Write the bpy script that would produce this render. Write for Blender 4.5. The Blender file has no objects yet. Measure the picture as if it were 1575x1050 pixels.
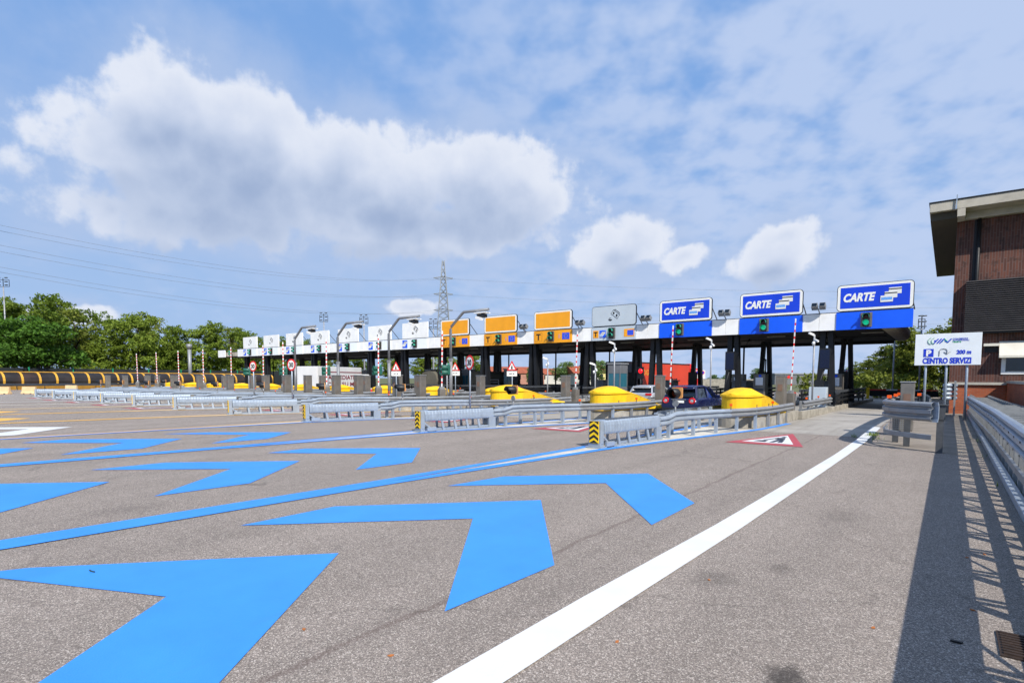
import bpy, math, random
import numpy as np
from math import sin, cos, tan, atan, atan2, pi, radians, sqrt, hypot, degrees
from mathutils import Vector, Matrix, Euler
S = bpy.context.scene
COL = S.collection
random.seed(7); RNG = np.random.default_rng(7)

# ------------------------------------------------------------------ camera (level 20 mm lens, slight pitch and roll)
F, CX, YH, TH = 855.0, 787.5, 581.6, radians(3.6)
YAW, EYE, RHO = atan(855/1091.5), 1.9, 0.0033
cam = bpy.data.cameras.new('camera'); camo = bpy.data.objects.new('camera', cam); COL.objects.link(camo)
cam.sensor_fit = 'HORIZONTAL'; cam.sensor_width = 36.0; cam.lens = 36.0*F/1575.0
YP = YH + F*tan(TH)
cam.shift_y = (YP-525.0)/1575.0
cam.clip_start = 0.05; cam.clip_end = 6000
camo.matrix_world = (Matrix.Translation((0, 0, EYE)) @ Matrix.Rotation(YAW, 4, 'Z') @ Matrix.Rotation(radians(90)-TH, 4, 'X') @ Matrix.Rotation(RHO, 4, 'Z'))
S.camera = camo

def ray(px, py):
    a0 = (px-CX)/F; b0 = (YP-py)/F
    a = a0*cos(RHO)+b0*sin(RHO); b = -a0*sin(RHO)+b0*cos(RHO)
    Y = cos(TH)+b*sin(TH); Z = -sin(TH)+b*cos(TH)
    return (a*cos(YAW)-Y*sin(YAW), a*sin(YAW)+Y*cos(YAW), Z)

# ------------------------------------------------------------------ node / material helpers
def lin(c):
    if isinstance(c, str):
        c = [int(c[i:i+2], 16)/255 for i in (0, 2, 4)]
        c = [x/12.92 if x <= .04045 else ((x+.055)/1.055)**2.4 for x in c]
    return (c[0], c[1], c[2], 1.0)
class NT:
    def __init__(s, tree): s.t = tree; s.n = tree.nodes; s.l = tree.links
    def new(s, typ, **kw):
        n = s.n.new(typ)
        for k, v in kw.items(): setattr(n, k, v)
        return n
    def put(s, sock, v):
        if v is None: return
        if isinstance(v, bpy.types.NodeSocket): s.l.new(v, sock)
        else: sock.default_value = v
    def math(s, op, a, b=None, c=None, clamp=False):
        n = s.new('ShaderNodeMath', operation=op, use_clamp=clamp)
        s.put(n.inputs[0], a); s.put(n.inputs[1], b); s.put(n.inputs[2], c); return n.outputs[0]
    def vmath(s, op, a, b=None, out=0):
        n = s.new('ShaderNodeVectorMath', operation=op); s.put(n.inputs[0], a); s.put(n.inputs[1], b)
        return n.outputs[out]
    def noise(s, vec, scale, detail=4, rough=.55, out=0, dist=0):
        n = s.new('ShaderNodeTexNoise'); s.put(n.inputs['Vector'], vec); n.inputs['Scale'].default_value = scale
        n.inputs['Detail'].default_value = detail; n.inputs['Roughness'].default_value = rough; n.inputs['Distortion'].default_value = dist
        return n.outputs[out]
    def ramp(s, fac, stops, interp='LINEAR'):
        n = s.new('ShaderNodeValToRGB'); s.put(n.inputs[0], fac); cr = n.color_ramp; cr.interpolation = interp
        while len(cr.elements) < len(stops): cr.elements.new(.5)
        for e, (p, c) in zip(cr.elements, stops):
            e.position = p; e.color = c if not isinstance(c, (int, float)) else (c, c, c, 1)
        return n.outputs[0]
    def mix(s, fac, a, b, blend='MIX'):
        n = s.new('ShaderNodeMix', data_type='RGBA', blend_type=blend); s.put(n.inputs[0], fac); s.put(n.inputs[6], a); s.put(n.inputs[7], b)
        return n.outputs[2]
    def step(s, x, lo, hi):
        n = s.new('ShaderNodeMapRange', interpolation_type='SMOOTHSTEP'); s.put(n.inputs[0], x)
        s.put(n.inputs[1], lo); s.put(n.inputs[2], hi); n.inputs[3].default_value = 0; n.inputs[4].default_value = 1
        return n.outputs[0]
def base_mat(name):
    m = bpy.data.materials.new(name); m.use_nodes = True
    nt = NT(m.node_tree); b = m.node_tree.nodes['Principled BSDF']
    return m, nt, b
def bump(nt, b, h, strength=.3, dist=.01):
    n = nt.new('ShaderNodeBump'); n.inputs['Strength'].default_value = strength; n.inputs['Distance'].default_value = dist
    nt.put(n.inputs['Height'], h); nt.l.new(n.outputs[0], b.inputs['Normal'])
def M(name, c, rough=.6, metal=0., var=.12, scale=6., dirt=None, dirt_amt=.25, bmp=0., emit=None, estr=1., spec=None):
    m, nt, b = base_mat(name)
    c = lin(c)
    co = nt.new('ShaderNodeTexCoord').outputs['Object']
    nz = nt.noise(co, scale, 5, .6)
    dark = tuple(x*(1-var*1.6) for x in c[:3])+(1,); lite = tuple(min(1, x*(1+var)) for x in c[:3])+(1,)
    col = nt.ramp(nz, [(.3, dark), (.7, lite)])
    if dirt is not None:
        n2 = nt.noise(co, scale*.37, 6, .65, dist=.4)
        col = nt.mix(nt.math('MULTIPLY', nt.step(n2, .48, .72), dirt_amt), col, lin(dirt))
    nt.l.new(col, b.inputs['Base Color'])
    nt.put(b.inputs['Roughness'], nt.math('ADD', nt.math('MULTIPLY', nz, .25), rough-.12, clamp=True))
    b.inputs['Metallic'].default_value = metal
    if spec is not None: b.inputs['Specular IOR Level'].default_value = spec
    if bmp: bump(nt, b, nz, bmp, .01)
    if emit is not None:
        b.inputs['Emission Color'].default_value = lin(emit); b.inputs['Emission Strength'].default_value = estr
    return m

galv = M('galvanised_steel', '9aa5b1', .42, .25, .07, 3., '70767e', .3)
galv_dull = M('dull_galvanised_steel', '8c8f92', .5, .25, .09, 3., '5e564c', .45)
galv_new = M('bright_galvanised_steel', '98a5b4', .42, .22, .08, 5., '868e98', .35)
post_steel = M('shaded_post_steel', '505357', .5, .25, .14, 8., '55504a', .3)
steel_pole = M('painted_grey_pole', '9a9ca0', .5, .2, .1, 5., '6d6a66', .3)
stainless = M('weathered_stainless_sheet', '7c7872', .45, .35, .16, 3., '6a4a34', .35)
concrete = M('island_concrete', '9c968a', .9, 0, .22, 2.5, '5c574c', .6, .4)
concrete_pale = M('roof_concrete', 'b3ada0', .9, 0, .1, 2., '8b857a', .3, .2)
black_steel = M('black_painted_steel', '14161a', .55, .1, .2, 4.)
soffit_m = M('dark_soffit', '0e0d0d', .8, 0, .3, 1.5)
white_panel = M('white_enamel_panel', 'f0f0ee', .35, 0, .05, 1.2, 'b5b2ab', .25)
white_blue = M('bluish_white_panel', 'eef3fa', .35, 0, .04, 1.2)
grey_sign = M('pale_grey_panel', 'b9c4cd', .35, 0, .04, 1.2)
sign_blue = M('sign_blue', '1240d2', .35, 0, .06, 1.)
panel_blue = M('panel_blue', '0c5cf0', .4, 0, .06, 1.)
sign_yellow = M('sign_yellow', 'f0a21a', .4, 0, .05, 1.)
sign_white = M('sign_white', 'e9e9e4', .4, 0, .03, 2.)
sign_black = M('sign_black', '16161a', .5, 0, .1, 2.)
card_grey = M('card_white', 'dfdfdc', .45, 0, .03, 3.)
card_blue = M('card_light_blue', '6ba3e6', .45, 0, .15, 20.)
eu_blue = M('flag_blue', '2c50d8', .45, 0, .04, 3.)
eu_ring = M('flag_star_yellow', 'c8b040', .45, 0, .04, 3.)
tl_green = M('traffic_light_green', '1c5a4c', .5, 0, .12, 3.)
tl_teal = M('traffic_light_teal', '2f8f78', .5, 0, .12, 3.)
lens_red_off = M('dark_red_lens', '3a0a10', .2, 0, .1, 30.)
lens_green = M('lit_green_lens', '0fbf8f', .3, 0, .05, 30., emit='18e0a8', estr=.35)
lens_green_off = M('dim_green_lens', '0f4a40', .3, 0, .05, 30.)
lens_red = M('lit_red_lens', 'd01020', .3, 0, .05, 30., emit='ff1522', estr=1.0)
cap_yellow = M('yellow_plastic', 'eebc0a', .7, 0, .08, 1.1, '7c6a28', .5, .15)
amber_board = M('cream_lamp_board', 'd89a5a', .6, 0, .1, 6.)
amber_lens = M('amber_lens', '7a2c08', .3, 0, .1, 20.)
black_plastic = M('black_plastic', '15171b', .5, 0, .2, 6.)
orange_refl = M('orange_reflector', 'f05a08', .4, 0, .08, 20.)
red_paint = M('red_paint', 'd41c1c', .45, 0, .06, 4.)
white_paint = M('white_paint', 'dedede', .5, 0, .05, 4., '9a968e', .25)
chev_yellow = M('reflective_yellow', 'f2c60a', .4, 0, .05, 4.)
dark_glass = M('dark_glass', '0c1216', .06, 0, .05, 1., spec=.8)
booth_glass = M('blue_booth_glass', '2f6676', .1, 0, .08, 1., spec=.8)
booth_grey = M('booth_grey_panel', '6d6f72', .5, .1, .1, 2.)
barrier_yellow = M('rib_yellow', 'd8a23a', .5, 0, .12, 2.)
barrier_dark = M('dark_barrier_panel', '2b2625', .5, .1, .3, .6, '4a2f24', .5)
jersey_m = M('beige_plastic', 'd9b98c', .6, 0, .08, 2., '8a6b48', .3)
dark_rail = M('dark_steel_rail', '4c5056', .5, .3, .15, 2.)
mesh_dark = M('dark_green_netting', '1f2526', .8, 0, .25, .8)
post_green = M('green_post', '1f8a62', .5, 0, .1, 2.)
bark = M('bark', '4a3d30', .95, 0, .3, 3., None, 0, .5)
car_blue = M('dark_blue_car_paint', '101a42', .25, .2, .04, 1., spec=.7)
car_silver = M('silver_car_paint', 'b9bcc0', .3, .4, .05, 1.)
tyre_m = M('tyre_rubber', '121212', .85, 0, .2, 8.)
rim_m = M('alloy_rim', '8a8c90', .35, .7, .1, 8.)
tail_red = M('red_tail_light', 'c00a18', .2, 0, .08, 10.)
truck_red = M('orange_red_trailer_side', 'c23a1c', .5, 0, .1, .5)
truck_dark = M('dark_blue_trailer_door', '101c3c', .5, 0, .1, 1.)
truck_white = M('white_van_box', 'd2d3d4', .45, 0, .06, .8)
maroon = M('maroon_lettering', '7a2030', .5, 0, .06, 3.)
canvas = M('olive_grey_canvas', '5d594d', .9, 0, .15, 1.5)
gold = M('ochre_lettering', 'c8862a', .5, 0, .06, 3.)
louvre_m = M('black_louvre_metal', '1d1c1e', .5, .2, .12, 2.)
awning_m = M('cream_awning_fabric', 'd9d4c6', .85, 0, .08, 1.2, 'a79f8c', .5)
pvc_white = M('white_window_frame', 'd8d9da', .4, 0, .04, 3.)
house_red = M('terracotta_house_wall', 'a67868', .9, 0, .15, .6)
house_yel = M('yellow_house_wall', 'c8bc80', .9, 0, .12, .6)
house_white = M('white_house_wall', 'bfbcb4', .9, 0, .12, .6)
roof_tile = M('terracotta_roof', '9a5238', .9, 0, .2, 1.)
logo_green = M('logo_green', '14a060', .5, 0, .03, 3.)
logo_blue = M('logo_blue', '1838c0', .5, 0, .03, 3.)

def sepx(nt, co):
    q = nt.new('ShaderNodeSeparateXYZ'); nt.l.new(co, q.inputs[0]); return q.outputs[0]
def asphalt_material():
    m, nt, b = base_mat('weathered_asphalt')
    co = nt.new('ShaderNodeTexCoord').outputs['Object']
    v = nt.new('ShaderNodeTexVoronoi'); nt.put(v.inputs['Vector'], co); v.inputs['Scale'].default_value = 120.
    sp = nt.new('ShaderNodeSeparateColor'); nt.l.new(v.outputs['Color'], sp.inputs[0])
    agg = nt.ramp(sp.outputs[0], [(0, lin('332f2c')), (.25, lin('57514d')), (.6, lin('817870')), (.85, lin('a89d94')), (1, lin('e6ded4'))])
    v2 = nt.new('ShaderNodeTexVoronoi'); nt.put(v2.inputs['Vector'], co); v2.inputs['Scale'].default_value = 210.
    sp2 = nt.new('ShaderNodeSeparateColor'); nt.l.new(v2.outputs['Color'], sp2.inputs[0])
    fine = nt.ramp(sp2.outputs[1], [(0, lin('4a443f')), (.5, lin('7c726a')), (1, lin('b0a59b'))])
    col = nt.mix(1., nt.mix(.45, agg, fine), (1.25, 1.225, 1.195, 1), 'MULTIPLY')
    col = nt.mix(.22, col, lin('7d746d'))
    big = nt.noise(co, .35, 6, .6)
    col = nt.mix(1., col, nt.ramp(big, [(.3, .92), (.7, 1.06)]), 'MULTIPLY')
    # worn tyre tracks running along the lanes, stretched noise
    mp = nt.new('ShaderNodeMapping'); nt.put(mp.inputs['Vector'], co); mp.inputs['Scale'].default_value = (.9, .03, 1)
    tr = nt.noise(mp.outputs[0], 1.4, 4, .6)
    col = nt.mix(1., col, nt.ramp(tr, [(.35, .92), (.62, 1.04)]), 'MULTIPLY')
    med = nt.noise(co, 3.1, 5, .65)
    col = nt.mix(1., col, nt.ramp(med, [(.3, .95), (.7, 1.05)]), 'MULTIPLY')
    st = nt.noise(co, .9, 3, .5, dist=1.2)
    col = nt.mix(nt.math('MULTIPLY', nt.step(st, .66, .76), .35), col, lin('3a3431'))
    # oil spots and darker wheel paths
    for (sx_, sy_, sr_, sa_) in ((-.74, 3.77, .16, .75), (-1.13, 8.8, .35, .18), (-1.70, 5.3, .25, .3), (-1.25, 6.0, .14, .3), (-4.2, 9.2, .5, .14), (-9.2, 2.8, .5, .16)):
        dd = nt.vmath('LENGTH', nt.vmath('MULTIPLY', nt.vmath('SUBTRACT', co, (sx_, sy_, 0)), (1/sr_, .7/sr_, 0)), None, 1)
        spot = nt.math('SUBTRACT', 1, nt.step(nt.math('ADD', dd, nt.math('MULTIPLY', nt.math('SUBTRACT', nt.noise(co, 9., 4, .7), .5), 1.6)), .3, 1.1))
        col = nt.mix(nt.math('MULTIPLY', spot, sa_), col, lin('2e2a28'))
    wv = nt.math('SINE', nt.math('MULTIPLY', nt.math('ADD', sepx(nt, co), nt.math('MULTIPLY', big, .8)), 3.1))
    col = nt.mix(1., col, nt.ramp(nt.math('ADD', nt.math('MULTIPLY', wv, .5), .5), [(0, .965), (1, 1.025)]), 'MULTIPLY')
    seam = nt.math('ABSOLUTE', nt.math('ADD', nt.math('ADD', sepx(nt, co), 3.32), nt.math('MULTIPLY', nt.math('SUBTRACT', nt.noise(co, 1.7, 4, .6), .5), .22)))
    col = nt.mix(nt.math('MULTIPLY', nt.math('SUBTRACT', 1, nt.step(seam, .01, .055)), .4), col, lin('5c4a44'))
    # fine cracks
    cv = nt.new('ShaderNodeTexVoronoi', feature='DISTANCE_TO_EDGE'); cv.inputs['Scale'].default_value = .11
    nt.put(cv.inputs['Vector'], nt.vmath('ADD', co, nt.vmath('MULTIPLY', nt.noise(co, .8, 4, .6, out=1), (1.6, 1.6, 0))))
    crack = nt.math('SUBTRACT', 1, nt.step(cv.outputs['Distance'], .0006, .0022))
    col = nt.mix(nt.math('MULTIPLY', crack, .22), col, lin('2a2624'))
    nt.l.new(col, b.inputs['Base Color']); b.inputs['Roughness'].default_value = .85
    b.inputs['Specular IOR Level'].default_value = .3
    bump(nt, b, nt.math('ADD', sp.outputs[0], nt.math('MULTIPLY', sp2.outputs[1], .5)), .55, .006)
    return m
asphalt = asphalt_material()
def pavement_concrete(name, c, c2, sc=.5):
    m, nt, b = base_mat(name)
    co = nt.new('ShaderNodeTexCoord').outputs['Object']
    n1 = nt.noise(co, sc, 7, .65); n2 = nt.noise(co, 22., 4, .7)
    col = nt.ramp(n1, [(.3, lin(c2)), (.65, lin(c))])
    col = nt.mix(1., col, nt.ramp(n2, [(.3, .8), (.7, 1.12)]), 'MULTIPLY')
    mp = nt.new('ShaderNodeMapping'); nt.put(mp.inputs['Vector'], co); mp.inputs['Scale'].default_value = (1.1, .05, 1)
    col = nt.mix(nt.math('MULTIPLY', nt.step(nt.noise(mp.outputs[0], 1.5, 5, .6), .5, .7), .4), col, lin('6e6860'))
    nt.l.new(col, b.inputs['Base Color']); b.inputs['Roughness'].default_value = .9
    bump(nt, b, n2, .3, .006); return m
lane_concrete = pavement_concrete('worn_lane_concrete', 'aca69d', '8e887f')
pale_pad = pavement_concrete('pale_painted_pad', 'd8d2c4', 'b4ac9d', 1.2)
pad_brown = pavement_concrete('stained_pavement', '948a7e', '756b60', 1.)
def road_paint(name, c, wear=.62):
    m, nt, b = base_mat(name)
    co = nt.new('ShaderNodeTexCoord').outputs['Object']
    v = nt.new('ShaderNodeTexVoronoi'); nt.put(v.inputs['Vector'], co); v.inputs['Scale'].default_value = 62.
    n1 = nt.noise(co, 1.3, 6, .6); n3 = nt.noise(co, 55., 3, .7)
    cc = lin(c)
    col = nt.ramp(n1, [(.3, tuple(x*.9 for x in cc[:3])+(1,)), (.7, tuple(min(1, x*1.04) for x in cc[:3])+(1,))])
    pits = nt.step(nt.math('ADD', n3, nt.math('MULTIPLY', nt.math('SUBTRACT', n1, .5), .25)), wear+.08, wear+.16)
    col = nt.mix(nt.math('MULTIPLY', pits, .7), col, lin('4a4c50'))
    mp = nt.new('ShaderNodeMapping'); nt.put(mp.inputs['Vector'], co); mp.inputs['Scale'].default_value = (1.6, .12, 1)
    scuff = nt.step(nt.noise(mp.outputs[0], 2.2, 6, .7), .57, .78)
    col = nt.mix(nt.math('MULTIPLY', scuff, .13), col, lin('565a60'))
    nt.l.new(col, b.inputs['Base Color']); b.inputs['Roughness'].default_value = .55
    b.inputs['Specular IOR Level'].default_value = .3
    bump(nt, b, v.outputs['Distance'], .25, .004); return m
p_blue = road_paint('blue_road_paint', '3c8ee8')
p_white = road_paint('white_road_paint', 'dadad8')
p_yellow = road_paint('yellow_road_paint', 'eab24a')
p_red = road_paint('red_road_paint', 'b04a50')
p_black = road_paint('dark_road_paint', '333a48')
p_cream = road_paint('cream_road_paint', 'e4d2ae')

def brick_material(name, c1, c2, mortar, vertical=False, sx=4., spots=None):
    m, nt, b = base_mat(name)
    co = nt.new('ShaderNodeTexCoord').outputs['Object']
    s = nt.new('ShaderNodeSeparateXYZ'); nt.l.new(co, s.inputs[0])
    h = nt.math('ADD', s.outputs[0], s.outputs[1])
    cb = nt.new('ShaderNodeCombineXYZ')
    nt.put(cb.inputs[0], s.outputs[2] if vertical else h); nt.put(cb.inputs[1], h if vertical else s.outputs[2])
    br = nt.new('ShaderNodeTexBrick'); nt.put(br.inputs['Vector'], cb.outputs[0])
    br.inputs['Scale'].default_value = 1.; br.inputs['Brick Width'].default_value = .26 if not vertical else .7; br.inputs['Row Height'].default_value = .085 if not vertical else .12
    br.inputs['Mortar Size'].default_value = .007 if not vertical else .016; br.offset = .5 if not vertical else .37
    br.inputs['Color1'].default_value = lin(c1); br.inputs['Color2'].default_value = lin(c2); br.inputs['Mortar'].default_value = lin(mortar)
    br.inputs['Bias'].default_value = 0.
    col = br.outputs['Color']
    if spots:
        n = nt.noise(co, 2.1, 6, .7); col = nt.mix(nt.math('MULTIPLY', nt.step(n, .5, .66), .75), col, lin(spots))
    n = nt.noise(co, .7, 5, .6); col = nt.mix(1., col, nt.ramp(n, [(.3, .78), (.7, 1.12)]), 'MULTIPLY')
    nt.l.new(col, b.inputs['Base Color']); b.inputs['Roughness'].default_value = .85
    bump(nt, b, br.outputs['Fac'], -.4, .01); return m
brick_dark = brick_material('dark_vertical_brick', '6a3f31', '472d28', '66504a', True, spots='30231f')
brick_orange = brick_material('orange_brick', 'b05c36', '9a4a2c', '8a6a56')

def leaf_material(name, c1, c2, trans=.25):
    m, nt, b = base_mat(name)
    g = nt.new('ShaderNodeNewGeometry'); oi = nt.new('ShaderNodeObjectInfo')
    co = nt.new('ShaderNodeTexCoord').outputs['Object']
    n = nt.noise(co, .55, 3, .6)
    f = nt.math('ADD', nt.math('MULTIPLY', g.outputs['Random Per Island'], .5), nt.math('ADD', nt.math('MULTIPLY', n, .6), nt.math('MULTIPLY', oi.outputs['Random'], .3)))
    col = nt.ramp(nt.math('SUBTRACT', f, .2), [(0, lin(c1)), (1, lin(c2))])
    nt.l.new(col, b.inputs['Base Color']); b.inputs['Roughness'].default_value = .6
    b.inputs['Specular IOR Level'].default_value = .25
    tr = nt.new('ShaderNodeBsdfTranslucent'); nt.l.new(col, tr.inputs[0])
    mx = nt.new('ShaderNodeMixShader'); mx.inputs[0].default_value = trans
    nt.l.new(b.outputs[0], mx.inputs[1]); nt.l.new(tr.outputs[0], mx.inputs[2])
    nt.l.new(mx.outputs[0], m.node_tree.nodes['Material Output'].inputs[0]); return m
leaf_mid = leaf_material('mid_green_leaves', '425c1a', '92a43e', .35)
leaf_pine = leaf_material('dark_pine_needles', '2b4a18', '66902e', .25)
leaf_olive = leaf_material('olive_leaves', '43561c', '98a040', .35)
leaf_far = leaf_material('distant_leaves', '44603a', '7f9658', .25)
grass_m = leaf_material('grass_blades', '3a5520', '7d8f3c', .2)

# ------------------------------------------------------------------ mesh builder
class MB:
    def __init__(s): s.v = []; s.f = []; s.mi = []; s.sm = []
    def add(s, vs, fs, mi=0, smooth=False):
        o = len(s.v); s.v += [tuple(p) for p in vs]
        for f in fs: s.f.append(tuple(i+o for i in f)); s.mi.append(mi); s.sm.append(smooth)
        return s
    def box(s, x0, x1, y0, y1, z0, z1, mi=0):
        vs = [(x, y, z) for x in (x0, x1) for y in (y0, y1) for z in (z0, z1)]
        return s.add(vs, [(0, 1, 3, 2), (4, 6, 7, 5), (0, 4, 5, 1), (2, 3, 7, 6), (0, 2, 6, 4), (1, 5, 7, 3)], mi)
    def bar(s, p, q, w, h=None, mi=0, up=(0, 0, 1)):
        p, q = Vector(p), Vector(q); d = (q-p).normalized(); h = h or w
        u = Vector(up)
        if abs(d.dot(u)) > .95: u = Vector((0, 1, 0))
        a = d.cross(u).normalized()*w/2; c = a.normalized().cross(d).normalized()*h/2
        vs = [p-a-c, p+a-c, p+a+c, p-a+c, q-a-c, q+a-c, q+a+c, q-a+c]
        return s.add(vs, [(3, 2, 1, 0), (4, 5, 6, 7), (0, 1, 5, 4), (1, 2, 6, 5), (2, 3, 7, 6), (3, 0, 4, 7)], mi)
    def tube(s, pts, r, n=10, mi=0, cap=True, smooth=True):
        pts = [Vector(p) for p in pts]; rs = r if isinstance(r, (list, tuple)) else [r]*len(pts); rings = []
        for i, p in enumerate(pts):
            d = (pts[min(i+1, len(pts)-1)]-pts[max(i-1, 0)]).normalized()
            u = Vector((0, 0, 1)) if abs(d.z) < .9 else Vector((1, 0, 0))
            a = d.cross(u).normalized(); c = a.cross(d).normalized()
            rings.append([p+(a*cos(2*pi*k/n)+c*sin(2*pi*k/n))*rs[i] for k in range(n)])
        return s.loft(rings, mi, cap, True, smooth)
    def loft(s, rings, mi=0, cap=True, closed=True, smooth=True):
        n = len(rings[0]); vs = [p for r in rings for p in r]; fs = []
        for i in range(len(rings)-1):
            for k in range(n if closed else n-1):
                k2 = (k+1) % n; fs.append((i*n+k, i*n+k2, (i+1)*n+k2, (i+1)*n+k))
        s.add(vs, fs, mi, smooth)
        if cap and closed:
            o = len(s.v)-len(vs)
            s.f.append(tuple(o+k for k in reversed(range(n)))); s.mi.append(mi); s.sm.append(False)
            s.f.append(tuple(o+(len(rings)-1)*n+k for k in range(n))); s.mi.append(mi); s.sm.append(False)
        return s
    def prism(s, poly, o, u, v, d, mi=0):
        # polygon in the (u, v) plane at o, thickened by vector d
        o, u, v, d = Vector(o), Vector(u), Vector(v), Vector(d); n = len(poly)
        a = [o+u*x+v*y for x, y in poly]; b = [p+d for p in a]
        fs = [tuple(range(n)), tuple(range(2*n-1, n-1, -1))]+[(i, i+n, (i+1) % n+n, (i+1) % n) for i in range(n)]
        return s.add(a+b, fs, mi)
    def build(s, name, mats, parent=None, loc=None, rot=None, bevel=0.):
        me = bpy.data.meshes.new(name); me.from_pydata(s.v, [], s.f)
        for m in (mats if isinstance(mats, (list, tuple)) else [mats]): me.materials.append(m)
        me.polygons.foreach_set('material_index', s.mi); me.polygons.foreach_set('use_smooth', s.sm); me.update()
        o = bpy.data.objects.new(name, me); COL.objects.link(o)
        import bmesh
        bm = bmesh.new(); bm.from_mesh(me); bmesh.ops.recalc_face_normals(bm, faces=bm.faces); bm.to_mesh(me); bm.free()
        if parent: o.parent = parent
        if loc is not None: o.location = loc
        if rot is not None: o.rotation_euler = rot
        if bevel:
            md = o.modifiers.new('bevel', 'BEVEL'); md.width = bevel; md.segments = 2; md.limit_method = 'ANGLE'; md.angle_limit = radians(40)
        return o
def tag(o, label=None, cat=None, group=None, kind=None):
    if label: o['label'] = label
    if cat: o['category'] = cat
    if group: o['group'] = group
    if kind: o['kind'] = kind
    return o
def thing(name, label, cat, loc=(0, 0, 0), rz=0., group=None):
    o = bpy.data.objects.new(name, None); COL.objects.link(o); o.location = loc; o.rotation_euler = (0, 0, rz)
    o.empty_display_size = .2
    return tag(o, label, cat, group)
def copy_tree(o, parent=None):
    c = o.copy(); COL.objects.link(c)
    if parent: c.parent = parent
    for ch in list(o.children): copy_tree(ch, c)
    return c
def clone(root, loc, rz, label, group=None, scale=None):
    c = copy_tree(root); c.location = loc; c.rotation_euler = (0, 0, rz); c['label'] = label
    if group: c['group'] = group
    if scale: c.scale = scale
    return c
def text(s, size, mat, parent, o, u, v, name='lettering', align='LEFT', shear=0., bold=0., depth=.006, width=None):
    cu = bpy.data.curves.new('txt', 'FONT'); cu.body = s; cu.size = size; cu.shear = shear; cu.offset = bold; cu.extrude = depth/2; cu.align_x = align; cu.resolution_u = 3
    t = bpy.data.objects.new('txt', cu); COL.objects.link(t)
    dg = bpy.context.evaluated_depsgraph_get(); me = bpy.data.meshes.new_from_object(t.evaluated_get(dg))
    bpy.data.objects.remove(t); me.name = name; me.materials.clear(); me.materials.append(mat)
    u, v = Vector(u).normalized(), Vector(v).normalized(); n = u.cross(v)
    mw = Matrix((u, v, n)).transposed().to_4x4()
    if width:
        xs = [q.co.x for q in me.vertices]; k = width/(max(xs)-min(xs)); me.transform(Matrix.Scale(k, 4, (1, 0, 0)))
    me.transform(Matrix.Translation(o) @ mw)
    ob = bpy.data.objects.new(name, me); COL.objects.link(ob); ob.parent = parent; return ob
def rrect(w, h, r, n=5):
    out = []
    for cx, cy, a0 in ((w/2-r, h/2-r, 0), (-w/2+r, h/2-r, 90), (-w/2+r, -h/2+r, 180), (w/2-r, -h/2+r, 270)):
        for k in range(n+1):
            a = radians(a0+90*k/n); out.append((cx+r*cos(a), cy+r*sin(a)))
    return out
def circ(r, n=24, cx=0, cy=0, sy=1.): return [(cx+r*cos(2*pi*k/n), cy+r*sy*sin(2*pi*k/n)) for k in range(n)]
def ordn(k):
    return ['rightmost', 'second', 'third', 'fourth', 'fifth', 'sixth', 'seventh', 'eighth', 'ninth', 'tenth', 'eleventh', 'twelfth', 'thirteenth', 'fourteenth', 'leftmost'][k-1]
def nth(k): return 'rightmost' if k == 1 else ordn(k)+' from the right'

# sweep of a rail profile (offset towards `side`, height) along a path
W2 = [(0, 0), (.035, .03), (.075, .06), (.075, .10), (.01, .135), (.01, .175), (.075, .21), (.075, .25), (.035, .28), (0, .31)]
W3 = [(0, 0), (.04, .03), (.075, .055), (.075, .1), (.01, .13), (.01, .17), (.075, .2), (.075, .3), (.01, .33), (.01, .37), (.075, .4), (.075, .46), (.03, .495), (-.02, .505)]
def sweep(mb, path, prof, side=1, mi=0, thick=.012):
    prof = list(prof)+[(d-thick, z) for d, z in reversed(prof)]
    P = [Vector(p) for p in path]; rings = []
    for i, p in enumerate(P):
        d = (P[min(i+1, len(P)-1)]-P[max(i-1, 0)]); d.z = 0; d.normalize()
        nrm = Vector((d.y, -d.x, 0))*side
        rings.append([p+nrm*a+Vector((0, 0, z)) for a, z in prof])
    mb.loft(rings, mi, True, True, False); return mb

# ------------------------------------------------------------------ ground
def flat(name, polys, z, mat, parent=None, kind='structure'):
    mb = MB()
    for p in polys: mb.add([(x, y, z) for x, y in p], [tuple(range(len(p)))], 0)
    o = mb.build(name, mat, parent)
    for f in o.data.polygons:
        if f.normal.z < 0: f.flip()
    if parent is None: tag(o, kind=kind)
    return o
terrain_m = M('dry_grass_terrain', '5d6238', .95, 0, .3, .05, '6b5c40', .5)
g = flat('terrain', [[(-3000, -3000), (3000, -3000), (3000, 3000), (-3000, 3000)]], -.03, terrain_m)
road = flat('road', [[(-108, -60), (1.0, -60), (1.0, 90), (-112, 90)]], 0, asphalt)
flat('concrete_lanes', [[(-92, 21.45), (-2.1, 21.45), (-2.1, 62), (-92, 62)]], .004, lane_concrete)
flat('pavement', [[(-1.6, 19.3), (.83, 17.6), (.83, 46), (-1.6, 46)]], .005, pad_brown)
ZP = .008
def strip(pts, w):
    out = []
    for i, p in enumerate(pts):
        a = Vector(pts[max(i-1, 0)]); b = Vector(pts[min(i+1, len(pts)-1)]); d = (b-a).normalized(); n = Vector((d.y, -d.x))
        ww = w[i] if isinstance(w, (list, tuple)) else w
        out.append((Vector(p)+n*ww/2, Vector(p)-n*ww/2))
    return [[tuple(out[i][0]), tuple(out[i+1][0]), tuple(out[i+1][1]), tuple(out[i][1])] for i in range(len(out)-1)]
def chevron(cx, ya, hw, arm, skew=0.):
    # pointing along +y, apex at ya
    return [(cx-hw-.02, ya-3.65), (cx-hw, ya-3.65+arm), (cx+skew, ya), (cx+hw, ya-2.4), (cx+hw-.05, ya-2.4-arm-.1), (cx+skew-.04, ya-arm-.1)]
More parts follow.
